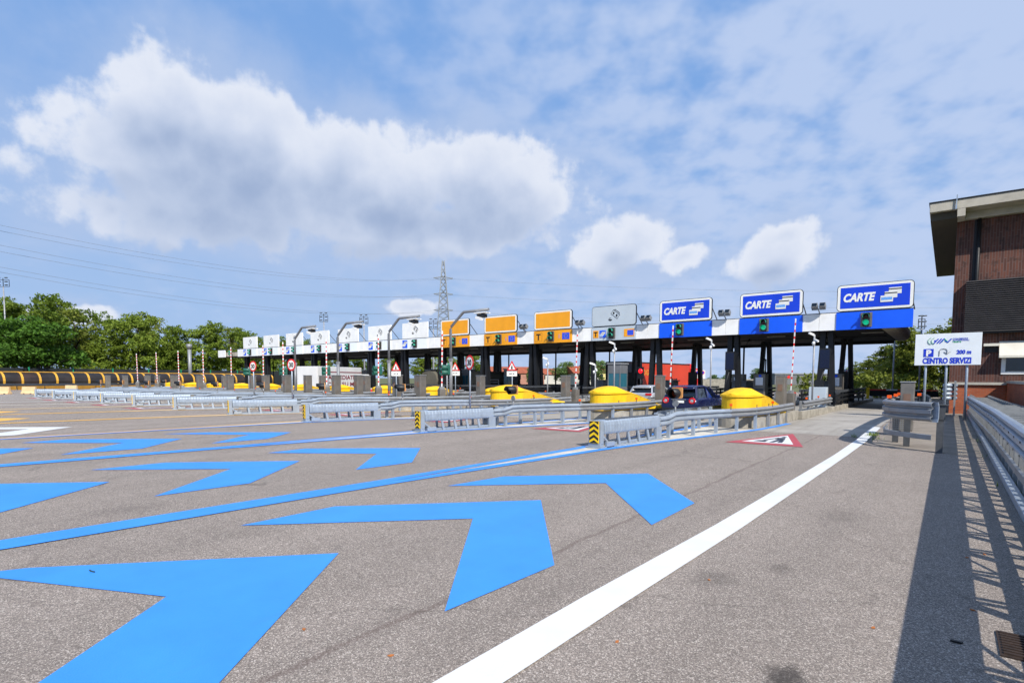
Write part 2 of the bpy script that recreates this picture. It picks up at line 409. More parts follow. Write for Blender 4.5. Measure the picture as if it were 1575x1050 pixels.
marks = [
 ('painted_arrow', [(-7.32, .9), (-7.12, 1.3), (-5.12, 3.50), (-3.3, 1.28), (-3.42, -.3), (-5.25, 1.86)], p_blue),
 ('painted_arrow', [(-7.07, 3.39), (-7.05, 4.77), (-4.93, 7.03), (-3.08, 4.64), (-3.15, 3.14), (-4.99, 5.52)], p_blue),
 ('painted_arrow', [(-6.87, 6.94), (-6.70, 8.29), (-4.66, 10.38), (-2.98, 8.34), (-2.96, 6.73), (-4.83, 8.94)], p_blue),
 ('painted_arrow', [(-14.0, .0), (-13.95, 1.3), (-11.88, 3.36), (-9.95, 1.15), (-10.05, -.3), (-11.95, 1.9)], p_blue),
 ('painted_arrow', [(-13.72, 3.56), (-13.63, 4.91), (-11.57, 6.93), (-9.80, 4.88), (-9.89, 3.38), (-11.65, 5.42)], p_blue),
 ('painted_arrow', [(-13.43, 7.16), (-13.48, 8.24), (-11.20, 10.27), (-9.44, 8.40), (-9.57, 6.98), (-11.21, 8.82)], p_blue),
 ('painted_arrow', [(-21.1, .3), (-21.1, 1.6), (-19.1, 3.72), (-17.2, 2.0), (-17.3, .4), (-19.15, 2.4)], p_blue),
 ('painted_arrow', [(-20.9, 3.81), (-21.0, 4.9), (-18.58, 7.17), (-16.82, 5.5), (-16.95, 3.8), (-18.67, 5.65)], p_blue),
 ('painted_arrow', [(-20.60, 7.36), (-20.04, 8.57), (-17.90, 10.41), (-16.55, 8.83), (-16.60, 7.18), (-18.20, 9.12)], p_blue),
 ('painted_arrow', [(-27.9, 3.2), (-27.9, 4.5), (-26.1, 6.25), (-23.8, 4.2), (-23.9, 2.9), (-26.2, 5.0)], p_white),
 ('painted_arrow', [(-35.0, 3.3), (-35.0, 4.6), (-33.0, 6.4), (-31.0, 4.4), (-31.1, 3.1), (-33.1, 5.1)], p_yellow),
 ('painted_arrow', [(-42.0, 4.3), (-42.0, 5.6), (-40.0, 7.4), (-38.0, 5.4), (-38.1, 4.1), (-40.1, 6.1)], p_yellow),
]
for nm, poly, mt in marks:
    # split the chevron at its axis into two convex quads
    flat(nm, [[poly[0], poly[1], poly[2], poly[5]], [poly[5], poly[2], poly[3], poly[4]]], ZP, mt, road)
EL_ = [(-2.56, -8), (-2.45, 2.36), (-2.42, 4.11), (-2.31, 7.2), (-2.25, 10.5), (-2.18, 16.), (-2.2, 20.1), (-2.32, 26.5)]
ER_ = [(-2.18, -8), (-2.11, 2.36), (-2.08, 4.11), (-2.0, 7.2), (-1.96, 10.5), (-1.91, 16.), (-1.9, 20.1), (-2.03, 26.2)]
flat('edge_line', [[EL_[q], EL_[q+1], ER_[q+1], ER_[q]] for q in range(7)], ZP+.003, p_white, road)

# islands
NOSE = [-7.55, -14.61, -21.78, -28.7, -35.45, -41.91, -48.14, -54.53, -60.6, -66.57, -70.2, -74.5, -79.2]
NOSEY = [13.35]*10+[19.0, 21.5, 23.0]
NI = 13
def cxk(k): return -6.4-5.85*(k-1)
def nose(k): return (NOSE[k-1], NOSEY[k-1])
def ctr(k, y):
    xn, yn = nose(k); y1 = 25.
    if y >= y1 or yn >= y1: return cxk(k)+ (y-25)*.008
    t = (y-yn)/(y1-yn); s = t*t*(3-2*t)*.5+t*.5
    return xn+(cxk(k)-xn)*s
def cang(k, y):
    return -atan2(ctr(k, y+.5)-ctr(k, y-.5), 1.0)
SLOPE = [.066, .115, .09, .19, .22, .2, .2, .2, .2, .2, .2, .2, .2]
lcol = {1: (p_blue, p_blue), 2: (p_blue, p_blue), 3: (p_yellow, p_blue), 4: (p_yellow, p_yellow), 5: (p_yellow, p_yellow), 6: (p_cream, p_yellow), 7: (p_white, p_cream)}
for k in range(1, NI+1):
    xn, yn = nose(k); cl, cr = lcol.get(k, (p_white, p_white))
    up = lambda y: xn-(yn-y)*SLOPE[k-1]
    yy = [y for y in (16, 18, 20, 22, 24, 26) if y > yn+1]
    R = [(up(-14)+.13, -14), (up(2)+.13, 2), (up(6.5)+.13, 6.5), (xn+.30, yn-.4)]+[(ctr(k, y)+.36+.72*min(1, (y-yn)/8), y) for y in yy]
    L = [(up(-14)-.13, -14), (up(2)-.13, 2), (up(6.5)-.13, 6.5), (xn-.34, yn-.4)]+[(ctr(k, y)-.36-.72*min(1, (y-yn)/8), y) for y in yy]
    flat('lane_line', strip(R, .24), ZP+.004, cr, road); flat('lane_line', strip(L, .24), ZP, cl, road)
    padp = [(up(8), 8), (xn+.18, yn-.4)]+[(ctr(k, y)+.25+.72*min(1, (y-yn)/8), y) for y in (yn+2, yn+4, yn+6, yn+8.5)]
    padl = [(xn-.22, yn-.4)]+[(ctr(k, y)-.25-.72*min(1, (y-yn)/8), y) for y in (yn+2, yn+4, yn+6, yn+8.5)]
    mbq = [[(up(8), 8), padp[1], padl[0]]]+[[padp[i+1], padp[i+2], padl[i+1], padl[i]] for i in range(len(padl)-1)]
    flat('island_apron', mbq, ZP-.002, pale_pad, road)
# worker warning triangles painted in the lanes
def tri_mark(cx, y0, y1, w):
    t = flat('painted_triangle', [[(cx-w, y0), (cx+w, y0+.1), (cx, y1)]], ZP+.002, p_red, road)
    q = (y1-y0)
    flat('triangle_field', [[(cx-w*.68, y0+q*.13), (cx+w*.68, y0+q*.13), (cx, y0+q*.8)]], ZP+.006, p_white, t)
    b = [[(cx-.45, y0+q*.2), (cx-.1, y0+q*.18), (cx-.12, y0+q*.3), (cx-.38, y0+q*.28)], [(cx+.02, y0+q*.18), (cx+.14, y0+q*.18), (cx+.22, y0+q*.42), (cx+.05, y0+q*.42)],
         [(cx+.24, y0+q*.18), (cx+.36, y0+q*.2), (cx+.26, y0+q*.4), (cx+.16, y0+q*.38)], [(cx-.05, y0+q*.42), (cx+.24, y0+q*.42), (cx+.14, y0+q*.57), (cx-.08, y0+q*.55)],
         [(cx-.3, y0+q*.32), (cx-.22, y0+q*.3), (cx+.02, y0+q*.52), (cx-.06, y0+q*.55)], [(cx-.02, y0+q*.59), (cx+.1, y0+q*.59), (cx+.1, y0+q*.67), (cx, y0+q*.67)]]
    flat('worker_symbol', b, ZP+.010, p_black, t)
for k, (x, y) in enumerate([(-4.18, 17.1), (-11.3, 16.9), (-17.9, 16.8), (-24.2, 16.6), (-30.6, 16.4), (-38.6, 12.0), (-45.0, 12.0), (-51.2, 12.0), (-57.2, 12.0), (-63.3, 12.2)]): tri_mark(x, y, y+4.1, 1.06)

# ------------------------------------------------------------------ crash cushion prototype (nose at origin, runs along +y)
def make_cushion():
    t = thing('crash_cushion', '', 'crash cushion')
    mb = MB()
    mb.box(-.36, .36, -.12, .18, .0, .03); mb.box(-.27, .27, -.05, .12, .03, .12)
    mb.box(-.27, -.19, -.04, .11, .09, .74); mb.box(.19, .27, -.04, .11, .09, .74); mb.box(-.19, .19, .0, .10, .66, .74); mb.box(-.19, .19, .0, .10, .12, .2)
    mb.bar((-.255, .11, .30), (-.255, .42, .08), .04, .06); mb.bar((.255, .11, .30), (.255, .42, .08), .04, .06)
    for sx in (-1, 1): mb.box(sx*.31-.05, sx*.31+.05, .18, .55, .03, .16)
    mb.build('nose_frame', galv, t, bevel=.006)
    pl = MB().box(-.2, .2, -.075, -.05, .13, .73).build('chevron_panel', chev_yellow, t)
    ch = MB(); n = 4; h = .6/n
    for i in range(n+1):
        z = .13+h*(i-.55)
        for sx in (-1, 1):
            q = [(0, z+h*.62), (0, z+h*1.12), (sx*.2, z+h*.5), (sx*.2, z)]
            q = [(x, min(max(zz, .131), .729)) for x, zz in q]
            if max(a[1] for a in q)-min(a[1] for a in q) < .02: continue
            ch.add([(x, -.079, zz) for x, zz in q], [(0, 1, 2, 3)], 0)
    ch.build('chevron_stripes', sign_black, pl)
    # telescoping corrugated side shells
    mb = MB(); rings = []
    sec = [(-.20, .36), (-.265, .372), (-.288, .42), (-.292, .5), (-.288, .62), (-.262, .70), (-.20, .745), (-.12, .757), (.12, .757), (.20, .745), (.262, .70), (.288, .62), (.292, .5), (.288, .42), (.265, .372), (.20, .36)]
    nr = 22; L0, L1 = .13, 3.25
    for i in range(nr):
        for j, (dy, s) in enumerate(((0, .958), (.16, 1.0), (.6, .995), (.9, .978))):
            y = L0+(L1-L0)*(i+dy)/nr
            s2 = s if y < 2.7 else .985+.3*(s-.985)
            rings.append([(x*s2, y, .55+(z-.55)*(1+(s2-1)*.8)) for x, z in sec])
    mb.loft(rings, 0, True, True, False)
    sh = mb.build('corrugated_shell', galv_new, t)
    MB().box(-.19, .19, .3, 3.2, .742, .762).build('top_strip', dark_rail, sh)
    for sx in (-1, 1):
        MB().box(sx*.30-.045, sx*.30+.045, .55, 3.35, .0, .035).box(sx*.2-.02, sx*.2+.02, .55, 3.3, .035, .11).build('base_rail', galv, t)
        for i, y in enumerate((.9, 1.45, 2.0, 2.55)):
            MB().add([(sx*.20, y-.09, .36), (sx*.25, y-.09, .36), (sx*.25, y-.01, .36), (sx*.20, y-.01, .36), (sx*.26, y-.05, .035), (sx*.31, y-.05, .035), (sx*.31, y+.05, .035), (sx*.26, y+.05, .035)],
                     [(0, 1, 2, 3), (4, 7, 6, 5), (0, 4, 5, 1), (1, 5, 6, 2), (2, 6, 7, 3), (3, 7, 4, 0)]).build('leg', galv, t)
        MB().box(sx*.23-.05, sx*.23+.05, 3.02, 3.34, .035, .40).build('end_leg', galv, t)
    return t
cush0 = make_cushion(); cush0.scale = (.74, 1, 1)
GC = 'crash cushions at the island ends'
CUS_EXTRA = ['nearest the white edge line', 'between blue lines', 'with yellow line left']
for k in range(1, NI+1):
    lab = f'galvanised crash cushion with chevron panel, {nth(k)}'+(', '+CUS_EXTRA[k-1] if k <= 3 else '')
    xn, yn = nose(k); rz = cang(k, yn+1.8)
    if k == 1:
        cush0.location = (xn, yn, 0.012); cush0.rotation_euler = (0, 0, rz); tag(cush0, lab, group=GC)
    else: clone(cush0, (xn, yn, .012), rz, lab, GC)

# ------------------------------------------------------------------ island guard rails, plinths, caps and furniture
def island_rail(k):
    t = thing('guardrail', f'galvanised double guardrail with posts behind the crash cushion {nth(k)}', 'guardrail', (ctr(k, NOSEY[k-1]+3), NOSEY[k-1]+3, 0), 0, 'guardrails along the toll islands')
    ox, oy, _ = t.location
    y0 = NOSEY[k-1]+3.2; ye = 27.4
    for sd in (1, -1):
        path = []
        for y, zb in ((y0, .40), (y0+.45, .42), (y0+.8, .52), (y0+1.1, .53), (y0+2, .53), (y0+3, .53), (y0+4, .52), (y0+5.5, .51), (y0+7, .52), (y0+8.5, .53), (ye, .54)):
            if y > ye: continue
            hw = .20+.72*min(1, max(0, (y-y0)/6.))
            path.append((ctr(k, y)+sd*hw-ox, y-oy, zb))
        cut = 6 if len(path) > 8 else max(2, len(path)-2)
        mb = MB(); sweep(mb, path[:cut+1], W2, sd); r = mb.build('rail', galv, t)
        mb = MB(); sweep(mb, path[cut:], W2, sd); mb.build('rail', galv_dull, t)
        y = y0+.55
        while y < ye-.2:
            hw = .20+.72*min(1, max(0, (y-y0)/6.))-.05
            x = ctr(k, y)+sd*hw-ox
            MB().box(x-.05, x+.05, y-oy-.055, y-oy+.055, 0, .80).build('post', galv if y < y0+6 else galv_dull, t)
            y += 1.33 if k < 5 else 2.0
        # rail along the toll lane further in
        path = [(ctr(k, y)+sd*.97-ox, y-oy, .55) for y in (29.2, 33, 37)]
        mb = MB(); sweep(mb, path, W2, sd); mb.build('rail', galv_dull, t)
        for y in (29.2, 31, 33, 35, 37):
            if k > 6 and y in (31, 35): continue
            x = ctr(k, y)+sd*.9-ox; MB().box(x-.05, x+.05, y-oy-.06, y-oy+.06, .44, .88).build('post', galv_dull, t)
    for j, y in enumerate((20.5, 24.0, 30.2, 33.2, 36.6)):
        if y < y0+2: continue
        x = ctr(k, y)+.62-ox if y < 22 else ctr(k, y)+.95-ox
        if j == 0: x += .1
        MB().box(x-.01, x+.01, y-oy-.01, y-oy+.01, .80, .96).box(x-.045, x+.045, y-oy-.02, y-oy+.02, .93, 1.02, 1).build('reflector', [dark_rail, orange_refl], t)
    return t
def island_plinth(k):
    mb = MB(); rings = []
    pts = []
    y0 = max(22.3 if k <= 3 else 20.9, NOSEY[k-1]+2.2 if k > 10 else 0)
    for a in range(-90, 91, 15): pts.append((sin(radians(a))*.82, y0+.8-cos(radians(a))*.8))
    def ring(z): return [(ctr(k, y)+x, y, z) for x, y in pts]+[(ctr(k, y)+.86, y, z) for y in (26, 29.0)]+[(ctr(k, y)-.86, y, z) for y in (29.0, 26)]
    mb.loft([ring(0), ring(.42), [(p[0]*1, p[1], .45) for p in ring(.45)]], 0, True, True, False)
    x = lambda y: ctr(k, y)
    mb.add([(x(29.02)-1.02, 29.02, 0), (x(29.02)+1.02, 29.02, 0), (x(58)+1.02, 58, 0), (x(58)-1.02, 58, 0), (x(29.02)-1.02, 29.02, .4), (x(29.02)+1.02, 29.02, .4), (x(38)+1.02, 38, .28), (x(58)+1.02, 58, .22), (x(58)-1.02, 58, .22), (x(38)-1.02, 38, .28)],
           [(3, 2, 1, 0), (4, 5, 6, 9), (9, 6, 7, 8), (0, 1, 5, 4), (1, 2, 7, 6, 5), (2, 3, 8, 7), (3, 0, 4, 9, 8)])
    o = mb.build('toll_island', concrete, bevel=.02); tag(o, kind='structure'); return o
def make_cap():
    t = thing('impact_cap', '', 'impact cap')
    R = .62
    ys = [.0, .03, .09, .18, .3, .45, .62, .9, 1.2, 1.5, 1.62, 1.9, 2.4, 3.0, 3.6, 4.1, 4.4]
    def wd(y): return R*sqrt(max(0.004, 1-((R-y)/R)**2)) if y < R else R
    def top(y):
        if y < 1.15: return 1.36+.21*sin(min(1, y/1.15)*pi/2)
        return 1.57-.93*((y-1.15)/3.25)
    def brim(y): return 1.20 if y < 1.5 else min(1.20, top(y)-.1)
    mb = MB(); rings = []
    for y in ys:
        w = wd(y)*.97; b = brim(y)
        rings.append([(-w-.09*(w/R), y-.03, .45), (-w-.07*(w/R), y-.03, .56), (-w, y, .62), (-w, y, max(.63, b-.01)), (w, y, max(.63, b-.01)), (w, y, .62), (w+.07*(w/R), y-.03, .56), (w+.09*(w/R), y-.03, .45)])
    mb.loft(rings, 0, True, True, False); mb.build('body', cap_yellow, t)
    mb = MB(); rings = []
    for y in ys:
        f = max(0, min(1, (1.75-y)/.25)); w = wd(y)*(.975+.075*f); yy = y-.05*f*(1 if y < .7 else 0); b = brim(y); tp = top(y)
        rings.append([(-w, yy, b), (-w*1.0, yy, b+.05*f+.03), (-w*.8, yy, b+(tp-b)*.55), (-w*.45, yy, tp-.03), (0, yy, tp), (w*.45, yy, tp-.03), (w*.8, yy, b+(tp-b)*.55), (w*1.0, yy, b+.05*f+.03), (w, yy, b)])
    mb.loft(rings, 0, True, True, False); mb.build('lid', cap_yellow, t)
    for sx in (-1, 1):
        for y in (1.0, 2.3): MB().box(sx*.605-.012, sx*.605+.012, y-.02, y+.02, .66, .9).build('strap', dark_rail, t)
    return t
cap0 = make_cap(); GCAP = 'yellow impact caps on the toll islands'
def make_pillar():
    t = thing('reader_pillar', '', 'pillar')
    MB().box(-.19, .19, -.24, .24, 0, 1.62).build('casing', stainless, t, bevel=.02)
    MB().box(-.215, .215, -.265, .265, 1.62, 1.66).build('cap_plate', galv_dull, t, bevel=.008)
    MB().box(-.1, .1, -.252, -.242, .95, 1.25).build('reader_window', M('brown_reader_window', '7a6152', .45), t)
    return t
pil0 = make_pillar(); GP = 'grey reader pillars on the toll islands'
def make_gate():
    t = thing('barrier_gate', '', 'barrier gate')
    MB().box(-.17, .17, -.2, .2, 0, .82).build('cabinet', stainless, t, bevel=.02)
    MB().box(-.1, .1, -.13, .13, .82, .95).tube([(-.02, -.16, .86), (-.02, .16, .86)], .09, 12).build('hinge', galv_dull, t)
    mb = MB(); z = .95; i = 0; L = 3.3
    while z < .95+L:
        z2 = min(z+(.11 if i % 2 else .2), .95+L); mb.bar((-.0+.03*(z-.95), 0, z), (.03*(z2-.95), 0, z2), .04, .075, i % 2); z = z2; i += 1
    mb.build('arm', [white_paint, red_paint], t)
    return t
gate0 = make_gate(); GG = 'raised red and white barrier gates'
def make_amber():
    t = thing('flashing_lamp', '', 'warning lamp')
    MB().tube([(0, 0, .0), (0, 0, .55)], .03, 8).build('stem', galv_dull, t)
    MB().prism(circ(.11, 16), (0, -.03, .52), (1, 0, 0), (0, 0, 1), (0, .05, 0)).build('disc', galv_dull, t)
    MB().prism(rrect(.38, .36, .05), (.03, .04, .86), (1, 0, 0), (0, 0, 1), (0, .03, 0)).build('backboard', amber_board, t)
    mb = MB(); n = 20; ro = .165
    ring = lambda y, r, cut: [(r*cos(2*pi*k/n), y + (cut if sin(2*pi*k/n) < -.2 else 0), .84+r*sin(2*pi*k/n)) for k in range(n)]
    mb.loft([ring(.04, ro, 0), ring(-.36, ro*1.03, .14), ring(-.36, ro*.93, .14), ring(-.02, ro*.9, 0)], 0, False, True, True)
    mb.build('visor', black_plastic, t)
    mb = MB(); mb.loft([[(r*cos(2*pi*k/n), y, .84+r*sin(2*pi*k/n)) for k in range(n)] for r, y in ((.15, -.0), (.13, -.04), (.08, -.07), (.01, -.08))], 0, False); mb.build('lens', amber_lens, t)
    return t
amb0 = make_amber(); GA = 'amber flashing lamps at the island ends'
def make_side_light():
    t = thing('side_signal', '', 'traffic signal')
    MB().tube([(0, 0, 0), (0, 0, 2.35)], .045, 8).build('pole', steel_pole, t)
    MB().prism(rrect(.34, .62, .08), (0, .0, 1.95), (1, 0, 0), (0, 0, 1), (0, .16, 0)).build('housing', tl_green, t, bevel=.02)
    n = 18
    for z in (2.1, 1.8):
        mb = MB(); ring = lambda y, r: [(r*cos(2*pi*k/n), y, z+r*sin(2*pi*k/n)) for k in range(n)]
        mb.loft([ring(0, .15), ring(-.42, .16), ring(-.42, .145), ring(-.02, .135)], 0, False); mb.build('visor', tl_green, t)
        MB().loft([ring(-.02, .13), ring(-.05, .07), ring(-.055, .01)], 0, False).build('lens', lens_red_off if z > 2 else lens_green_off, t)
    MB().tube([(0, .08, 2.26), (0, .08, 2.36)], .06, 10).build('top_cap', tl_teal, t)
    return t
sig0 = make_side_light(); GS = 'dark green side signals on the islands'
def at_island(proto, first, k, dx, y, z, name_label, group, rz=None):
    pos = (ctr(k, y)+dx, y, z); r = cang(k, y) if rz is None else rz
    if first:
        proto.location = pos; proto.rotation_euler = (0, 0, r); tag(proto, name_label, group=group); return proto
    return clone(proto, pos, r, name_label, group)
for k in range(1, NI+1):
    island_rail(k); island_plinth(k)
    at_island(cap0, k == 1, k, 0, 22.28 if k <= 3 else 27.8, .0, f'yellow impact cap with sloping back, {nth(k)}'+(', right of the dark blue car' if k == 1 else ', left of the blue car' if k == 2 else ''), GCAP)
    if k >= 4: [o for o in bpy.data.objects if o.name.startswith('impact_cap') and o.type == 'EMPTY'][-1].scale = (.95, 1, .84)
    at_island(pil0, k == 1, k, .35 if k <= 3 else .3, 27.75 if k <= 3 else 26.9, .42, f'grey stainless pillar beside the yellow cap, {nth(k)} of the front row', GP)
    if k >= 4:
        clone(pil0, (ctr(k, 22.6)+.15, 22.6, .42), 0, f'grey stainless pillar before the barrier arm on the island {nth(k)}', GP)
        if k in (4, 5, 6): clone(pil0, (ctr(k, 21.6)-.35, 21.6, .42), 0, f'grey stainless pillar, front one of a pair on the island {nth(k)}', GP)
    at_island(gate0, k == 1, k, .62 if k <= 3 else .5, 28.4 if k <= 3 else 23.6 if k <= 7 else 24.8, .44, f'raised red and white barrier arm on a steel cabinet, {nth(k)}', GG)
    at_island(amb0, k == 1, k, .12 if k == 1 else 0, max(17.7, NOSEY[k-1]+4.2), .58, f'amber flashing lamp with black visor and cream backboard, {nth(k)}', GA)
for i, k in enumerate((4, 5, 6, 7, 8)):
    at_island(sig0, i == 0, k, .55 if k == 4 else .1, 23.9, .43, f'dark green traffic signal with long visor on the island {nth(k)}', GS)

# speed limit and roadworks signs on the islands
def round_sign():
    t = thing('speed_sign', '', 'road sign')
    MB().tube([(0, .04, 0), (0, .04, 2.5)], .04, 10).build('pole', galv, t)
    d = MB().prism(circ(.36, 36), (0, 0, 2.25), (1, 0, 0), (0, 0, 1), (0, .02, 0)).build('disc', red_paint, t)
    MB().prism(circ(.27, 36), (0, -.004, 2.25), (1, 0, 0), (0, 0, 1), (0, .004, 0)).build('field', sign_white, d)
    text('30', .38, sign_black, d, (0, -.010, 2.115), (1, 0, 0), (0, 0, 1), 'number', 'CENTER', 0, .012)
    return t
rs0 = round_sign(); GR = 'round speed limit signs on the islands'
for i, (k, x, y, z) in enumerate(((3, -18.62, 20.35, .42), (5, -31.3, 18.3, .42), (6, -37.7, 19.2, .42))):
    lab = ['nearest round red-rimmed 30 speed limit sign between two triangle signs', 'round red-rimmed 30 speed limit sign just left of a curved lamp post', 'leftmost round red-rimmed 30 speed limit sign'][i]
    if i == 0: rs0.location = (x, y, z); rs0.rotation_euler = (0, 0, -.28); tag(rs0, lab, group=GR)
    else: clone(rs0, (x, y, z), .12, lab, GR, (1.06, 1.06, 1.0))
def tri_sign():
    t = thing('roadworks_sign', '', 'road sign')
    MB().tube([(0, .04, 0), (0, .04, 2.3)], .03, 8).build('pole', galv, t)
    b = MB().prism([(-.3, 0), (.3, 0), (0, .53)], (0, 0, 1.86), (1, 0, 0), (0, 0, 1), (0, .02, 0)).build('triangle', red_paint, t)
    MB().prism([(-.2, .06), (.2, .06), (0, .41)], (0, -.004, 1.86), (1, 0, 0), (0, 0, 1), (0, .004, 0)).build('field', sign_white, b)
    MB().prism([(-.05, .08), (.05, .08), (.04, .22), (-.03, .24)], (0, -.008, 1.86), (1, 0, 0), (0, 0, 1), (0, .004, 0)).prism(circ(.028, 10, .01, .27), (0, -.008, 1.86), (1, 0, 0), (0, 0, 1), (0, .004, 0)).build('symbol', sign_black, b)
    p = MB().box(-.3, .3, 0, .02, 1.56, 1.83).build('plate', sign_white, t)
    MB().box(-.15, -.06, -.004, -.001, 1.67, 1.72).box(-.02, .02, -.004, -.001, 1.66, 1.73).box(.07, .15, -.004, -.001, 1.67, 1.72).build('plate_text', sign_black, p)
    return t
ts0 = tri_sign(); GT = 'roadworks triangle signs on the islands'
for i, (k, y, z, sc) in enumerate(((3, 23.4, .45, 1.), (4, 24.9, .5, 1.), (4, 21.1, .45, 1.))):
    lab = ['red-rimmed roadworks triangle sign with white plate, rightmost, under a yellow panel', 'red-rimmed roadworks triangle sign partly hidden behind a curved lamp post', 'red-rimmed roadworks triangle sign with white plate, leftmost, under a white panel'][i]
    if i == 0: ts0.location = (-18.35, y, z); ts0.rotation_euler = (0, 0, .2); tag(ts0, lab, group=GT)
    else: clone(ts0, (ctr(k, y)+(.35 if i == 2 else .0), y, z), .35, lab, GT)

# bent lamp posts with camera boxes
def make_post():
    t = thing('camera_post', '', 'camera post')
    MB().tube([(0, 0, 0), (0, 0, 2.6)], .11, 12).tube([(0, 0, 2.6), (0, 0, 4.45), (.06, 0, 4.6), (1.0, 0, 5.36), (1.12, 0, 5.42), (3.15, -.1, 5.42)], .085, 10).build('pole', M('grey_lamp_post', '838589', .5, .2, .1, 5.), t)
    MB().box(-.11, .11, -.11, .11, 2.5, 2.66).build('collar', galv_dull, t)
    MB().box(2.2, 3.05, -.32, .18, 5.22, 5.27).bar((2.45, -.06, 5.25), (2.45, -.06, 5.42), .05).bar((2.85, -.06, 5.25), (2.85, -.06, 5.42), .05).build('shield', white_panel, t)
    MB().box(2.4, 2.92, -.3, .05, 4.98, 5.17).bar((2.66, -.1, 5.15), (2.66, -.1, 5.24), .06).build('camera_box', black_plastic, t)
    MB().bar((2.45, -.36, 4.98), (2.9, -.4, 4.84), .2, .14).build('flash_unit', white_panel, t)
    return t
cp0 = make_post(); GL = 'bent camera posts above the islands'
for i, k in enumerate((4, 5, 6, 7)):
    pos = (ctr(k, 24.8)-.25, 24.8, .45)
    lab = f'tall grey bent pole carrying camera and flash box, {["rightmost, in front of a yellow panel", "second from the right", "third from the right", "leftmost and lowest looking"][i]}'
    if i == 0: cp0.location = pos; tag(cp0, lab, group=GL)
    else: clone(cp0, pos, 0, lab, GL)

# ------------------------------------------------------------------ toll canopy
VF = 40.0
ZB, ZT = 4.96, 6.02
XR, XL = -1.75, -89.2
can = thing('toll_canopy', 'long flat toll plaza canopy with white fascia and black underside on slanted columns', 'canopy', (-45, 46, 0))
def cb(mb, name, mats, **kw): o = mb.build(name, mats, **kw); o.parent = can; o.matrix_parent_inverse = Matrix.Translation(can.location).inverted(); return o
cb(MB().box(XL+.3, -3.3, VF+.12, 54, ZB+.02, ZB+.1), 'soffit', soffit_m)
cb(MB().box(XL+.3, -3.32, VF+.25, 53.9, ZB+.1, 5.7), 'roof', concrete_pale)
mb = MB(); prev = None
for k in range(16):
    x1 = XR if k == 0 else -3.71-5.8*k+5.8-1.95
    x0 = -3.71-5.8*k+1.95 if k < 15 else XL
    if k == 0: continue
    if k == 15: x0 = XL
    for a_, b_ in ((x0+.006, (x0+x1)/2-.006), ((x0+x1)/2+.006, x1-.006)): cb(MB().box(a_, b_, VF, VF+.1, ZB, ZT), 'fascia_panel', white_panel, bevel=.01)
mb = MB(); mb.box(XL, XR, VF+.01, VF+.11, ZT+.002, ZT+.05); cb(mb, 'fascia_trim', dark_rail)
# coved right end
mb = MB(); prof = [(0, 0), (.4, .0), (.62, .07), (.75, .22), (.8, .45), (.80, .75)]
mb.loft([[(-3.3+a, y, ZB+b) for a, b in prof]+[(-3.3, y, ZB+.75)] for y in (VF+.13, 54.)], 0, True, True, False)
cb(mb, 'end_cove', concrete_pale)
mb = MB()
for y in (VF+.6, 47, 53.5): mb.box(XL+.5, -3.5, y-.09, y+.09, ZB-.22 if y > 50 else ZB-.04, ZB+.02)
cb(mb, 'beam', black_steel)
for k in range(1, 16):
    x = -3.71-5.8*(k-1)
    cb(MB().box(x-.9, x+.3, 43.0, 43.12, ZB-.06, ZB-.005), 'tube_light', M('unlit_tube_light', 'aaa9a4', .4) if k == 1 else bpy.data.materials['unlit_tube_light'])
for k in range(1, 15):
    xc = -6.25-5.82*(k-1)
    for y in (40.9, 49.8):
        for sx in (-1, 1):
            mb = MB(); mb.bar((xc+sx*.42, y, .2), (xc+sx*.2, y, ZB), .3, .46, up=(0, 1, 0)); cb(mb, 'column', black_steel)
    mb = MB(); mb.tube([(xc-.5, 45.2, .2), (xc-.5, 45.2, 4.3), (xc-.1, 45.2, ZB)], .07, 8); cb(mb, 'drainpipe', black_steel)

# lane traffic lights and lane signs on the fascia
def make_light():
    t = thing('lane_light', '', 'traffic light')
    MB().box(-.30, .30, -.03, -.004, 0, .86).build('backplate', stainless, t)
    MB().prism(rrect(.36, .8, .06), (0, -.17, .43), (1, 0, 0), (0, 0, 1), (0, .14, 0)).build('housing', black_plastic, t)
    n = 18
    for z, mt, nm in ((.62, lens_red_off, 'red_lens'), (.25, lens_green, 'green_lens')):
        ring = lambda y, r: [(r*cos(2*pi*k/n), y, z+r*sin(2*pi*k/n)) for k in range(n)]
        MB().loft([ring(-.175, .15), ring(-.2, .09), ring(-.205, .01)], 0, False).build(nm, mt, t)
        a = [radians(d) for d in range(-20, 201, 20)]
        MB().loft([[(r*cos(q), y, z+r*sin(q)) for q in a] + [(r2*cos(q), y, z+r2*sin(q)) for q in reversed(a)] for y, r, r2 in ((-.17, .17, .155), (-.4, .175, .16))], 0, True, True, False).build('hood', tl_teal, t)
    return t
tl0 = make_light(); GTL = 'lane lights along the canopy edge'
def cards(parent, x, y, z, s, blue=True):
    # three stacked payment cards stepping up to the right
    for i, (dx, dz) in enumerate(((.32, .36), (.16, .18), (0, 0))):
        yy = y-.012-.006*i
        c = MB().box(x+dx*s, x+(dx+.5)*s, yy-.005, yy, z+dz*s, z+(dz+.3)*s).build('card', card_grey, parent)
        if i < 2: MB().box(x+dx*s, x+(dx+.5)*s, yy-.009, yy-.006, z+(dz+.2)*s, z+(dz+.25)*s).build('magnetic_stripe', sign_black, c)
        elif blue: MB().box(x+(dx+.03)*s, x+(dx+.47)*s, yy-.009, yy-.006, z+(dz+.09)*s, z+(dz+.22)*s).build('card_print', card_blue, c)
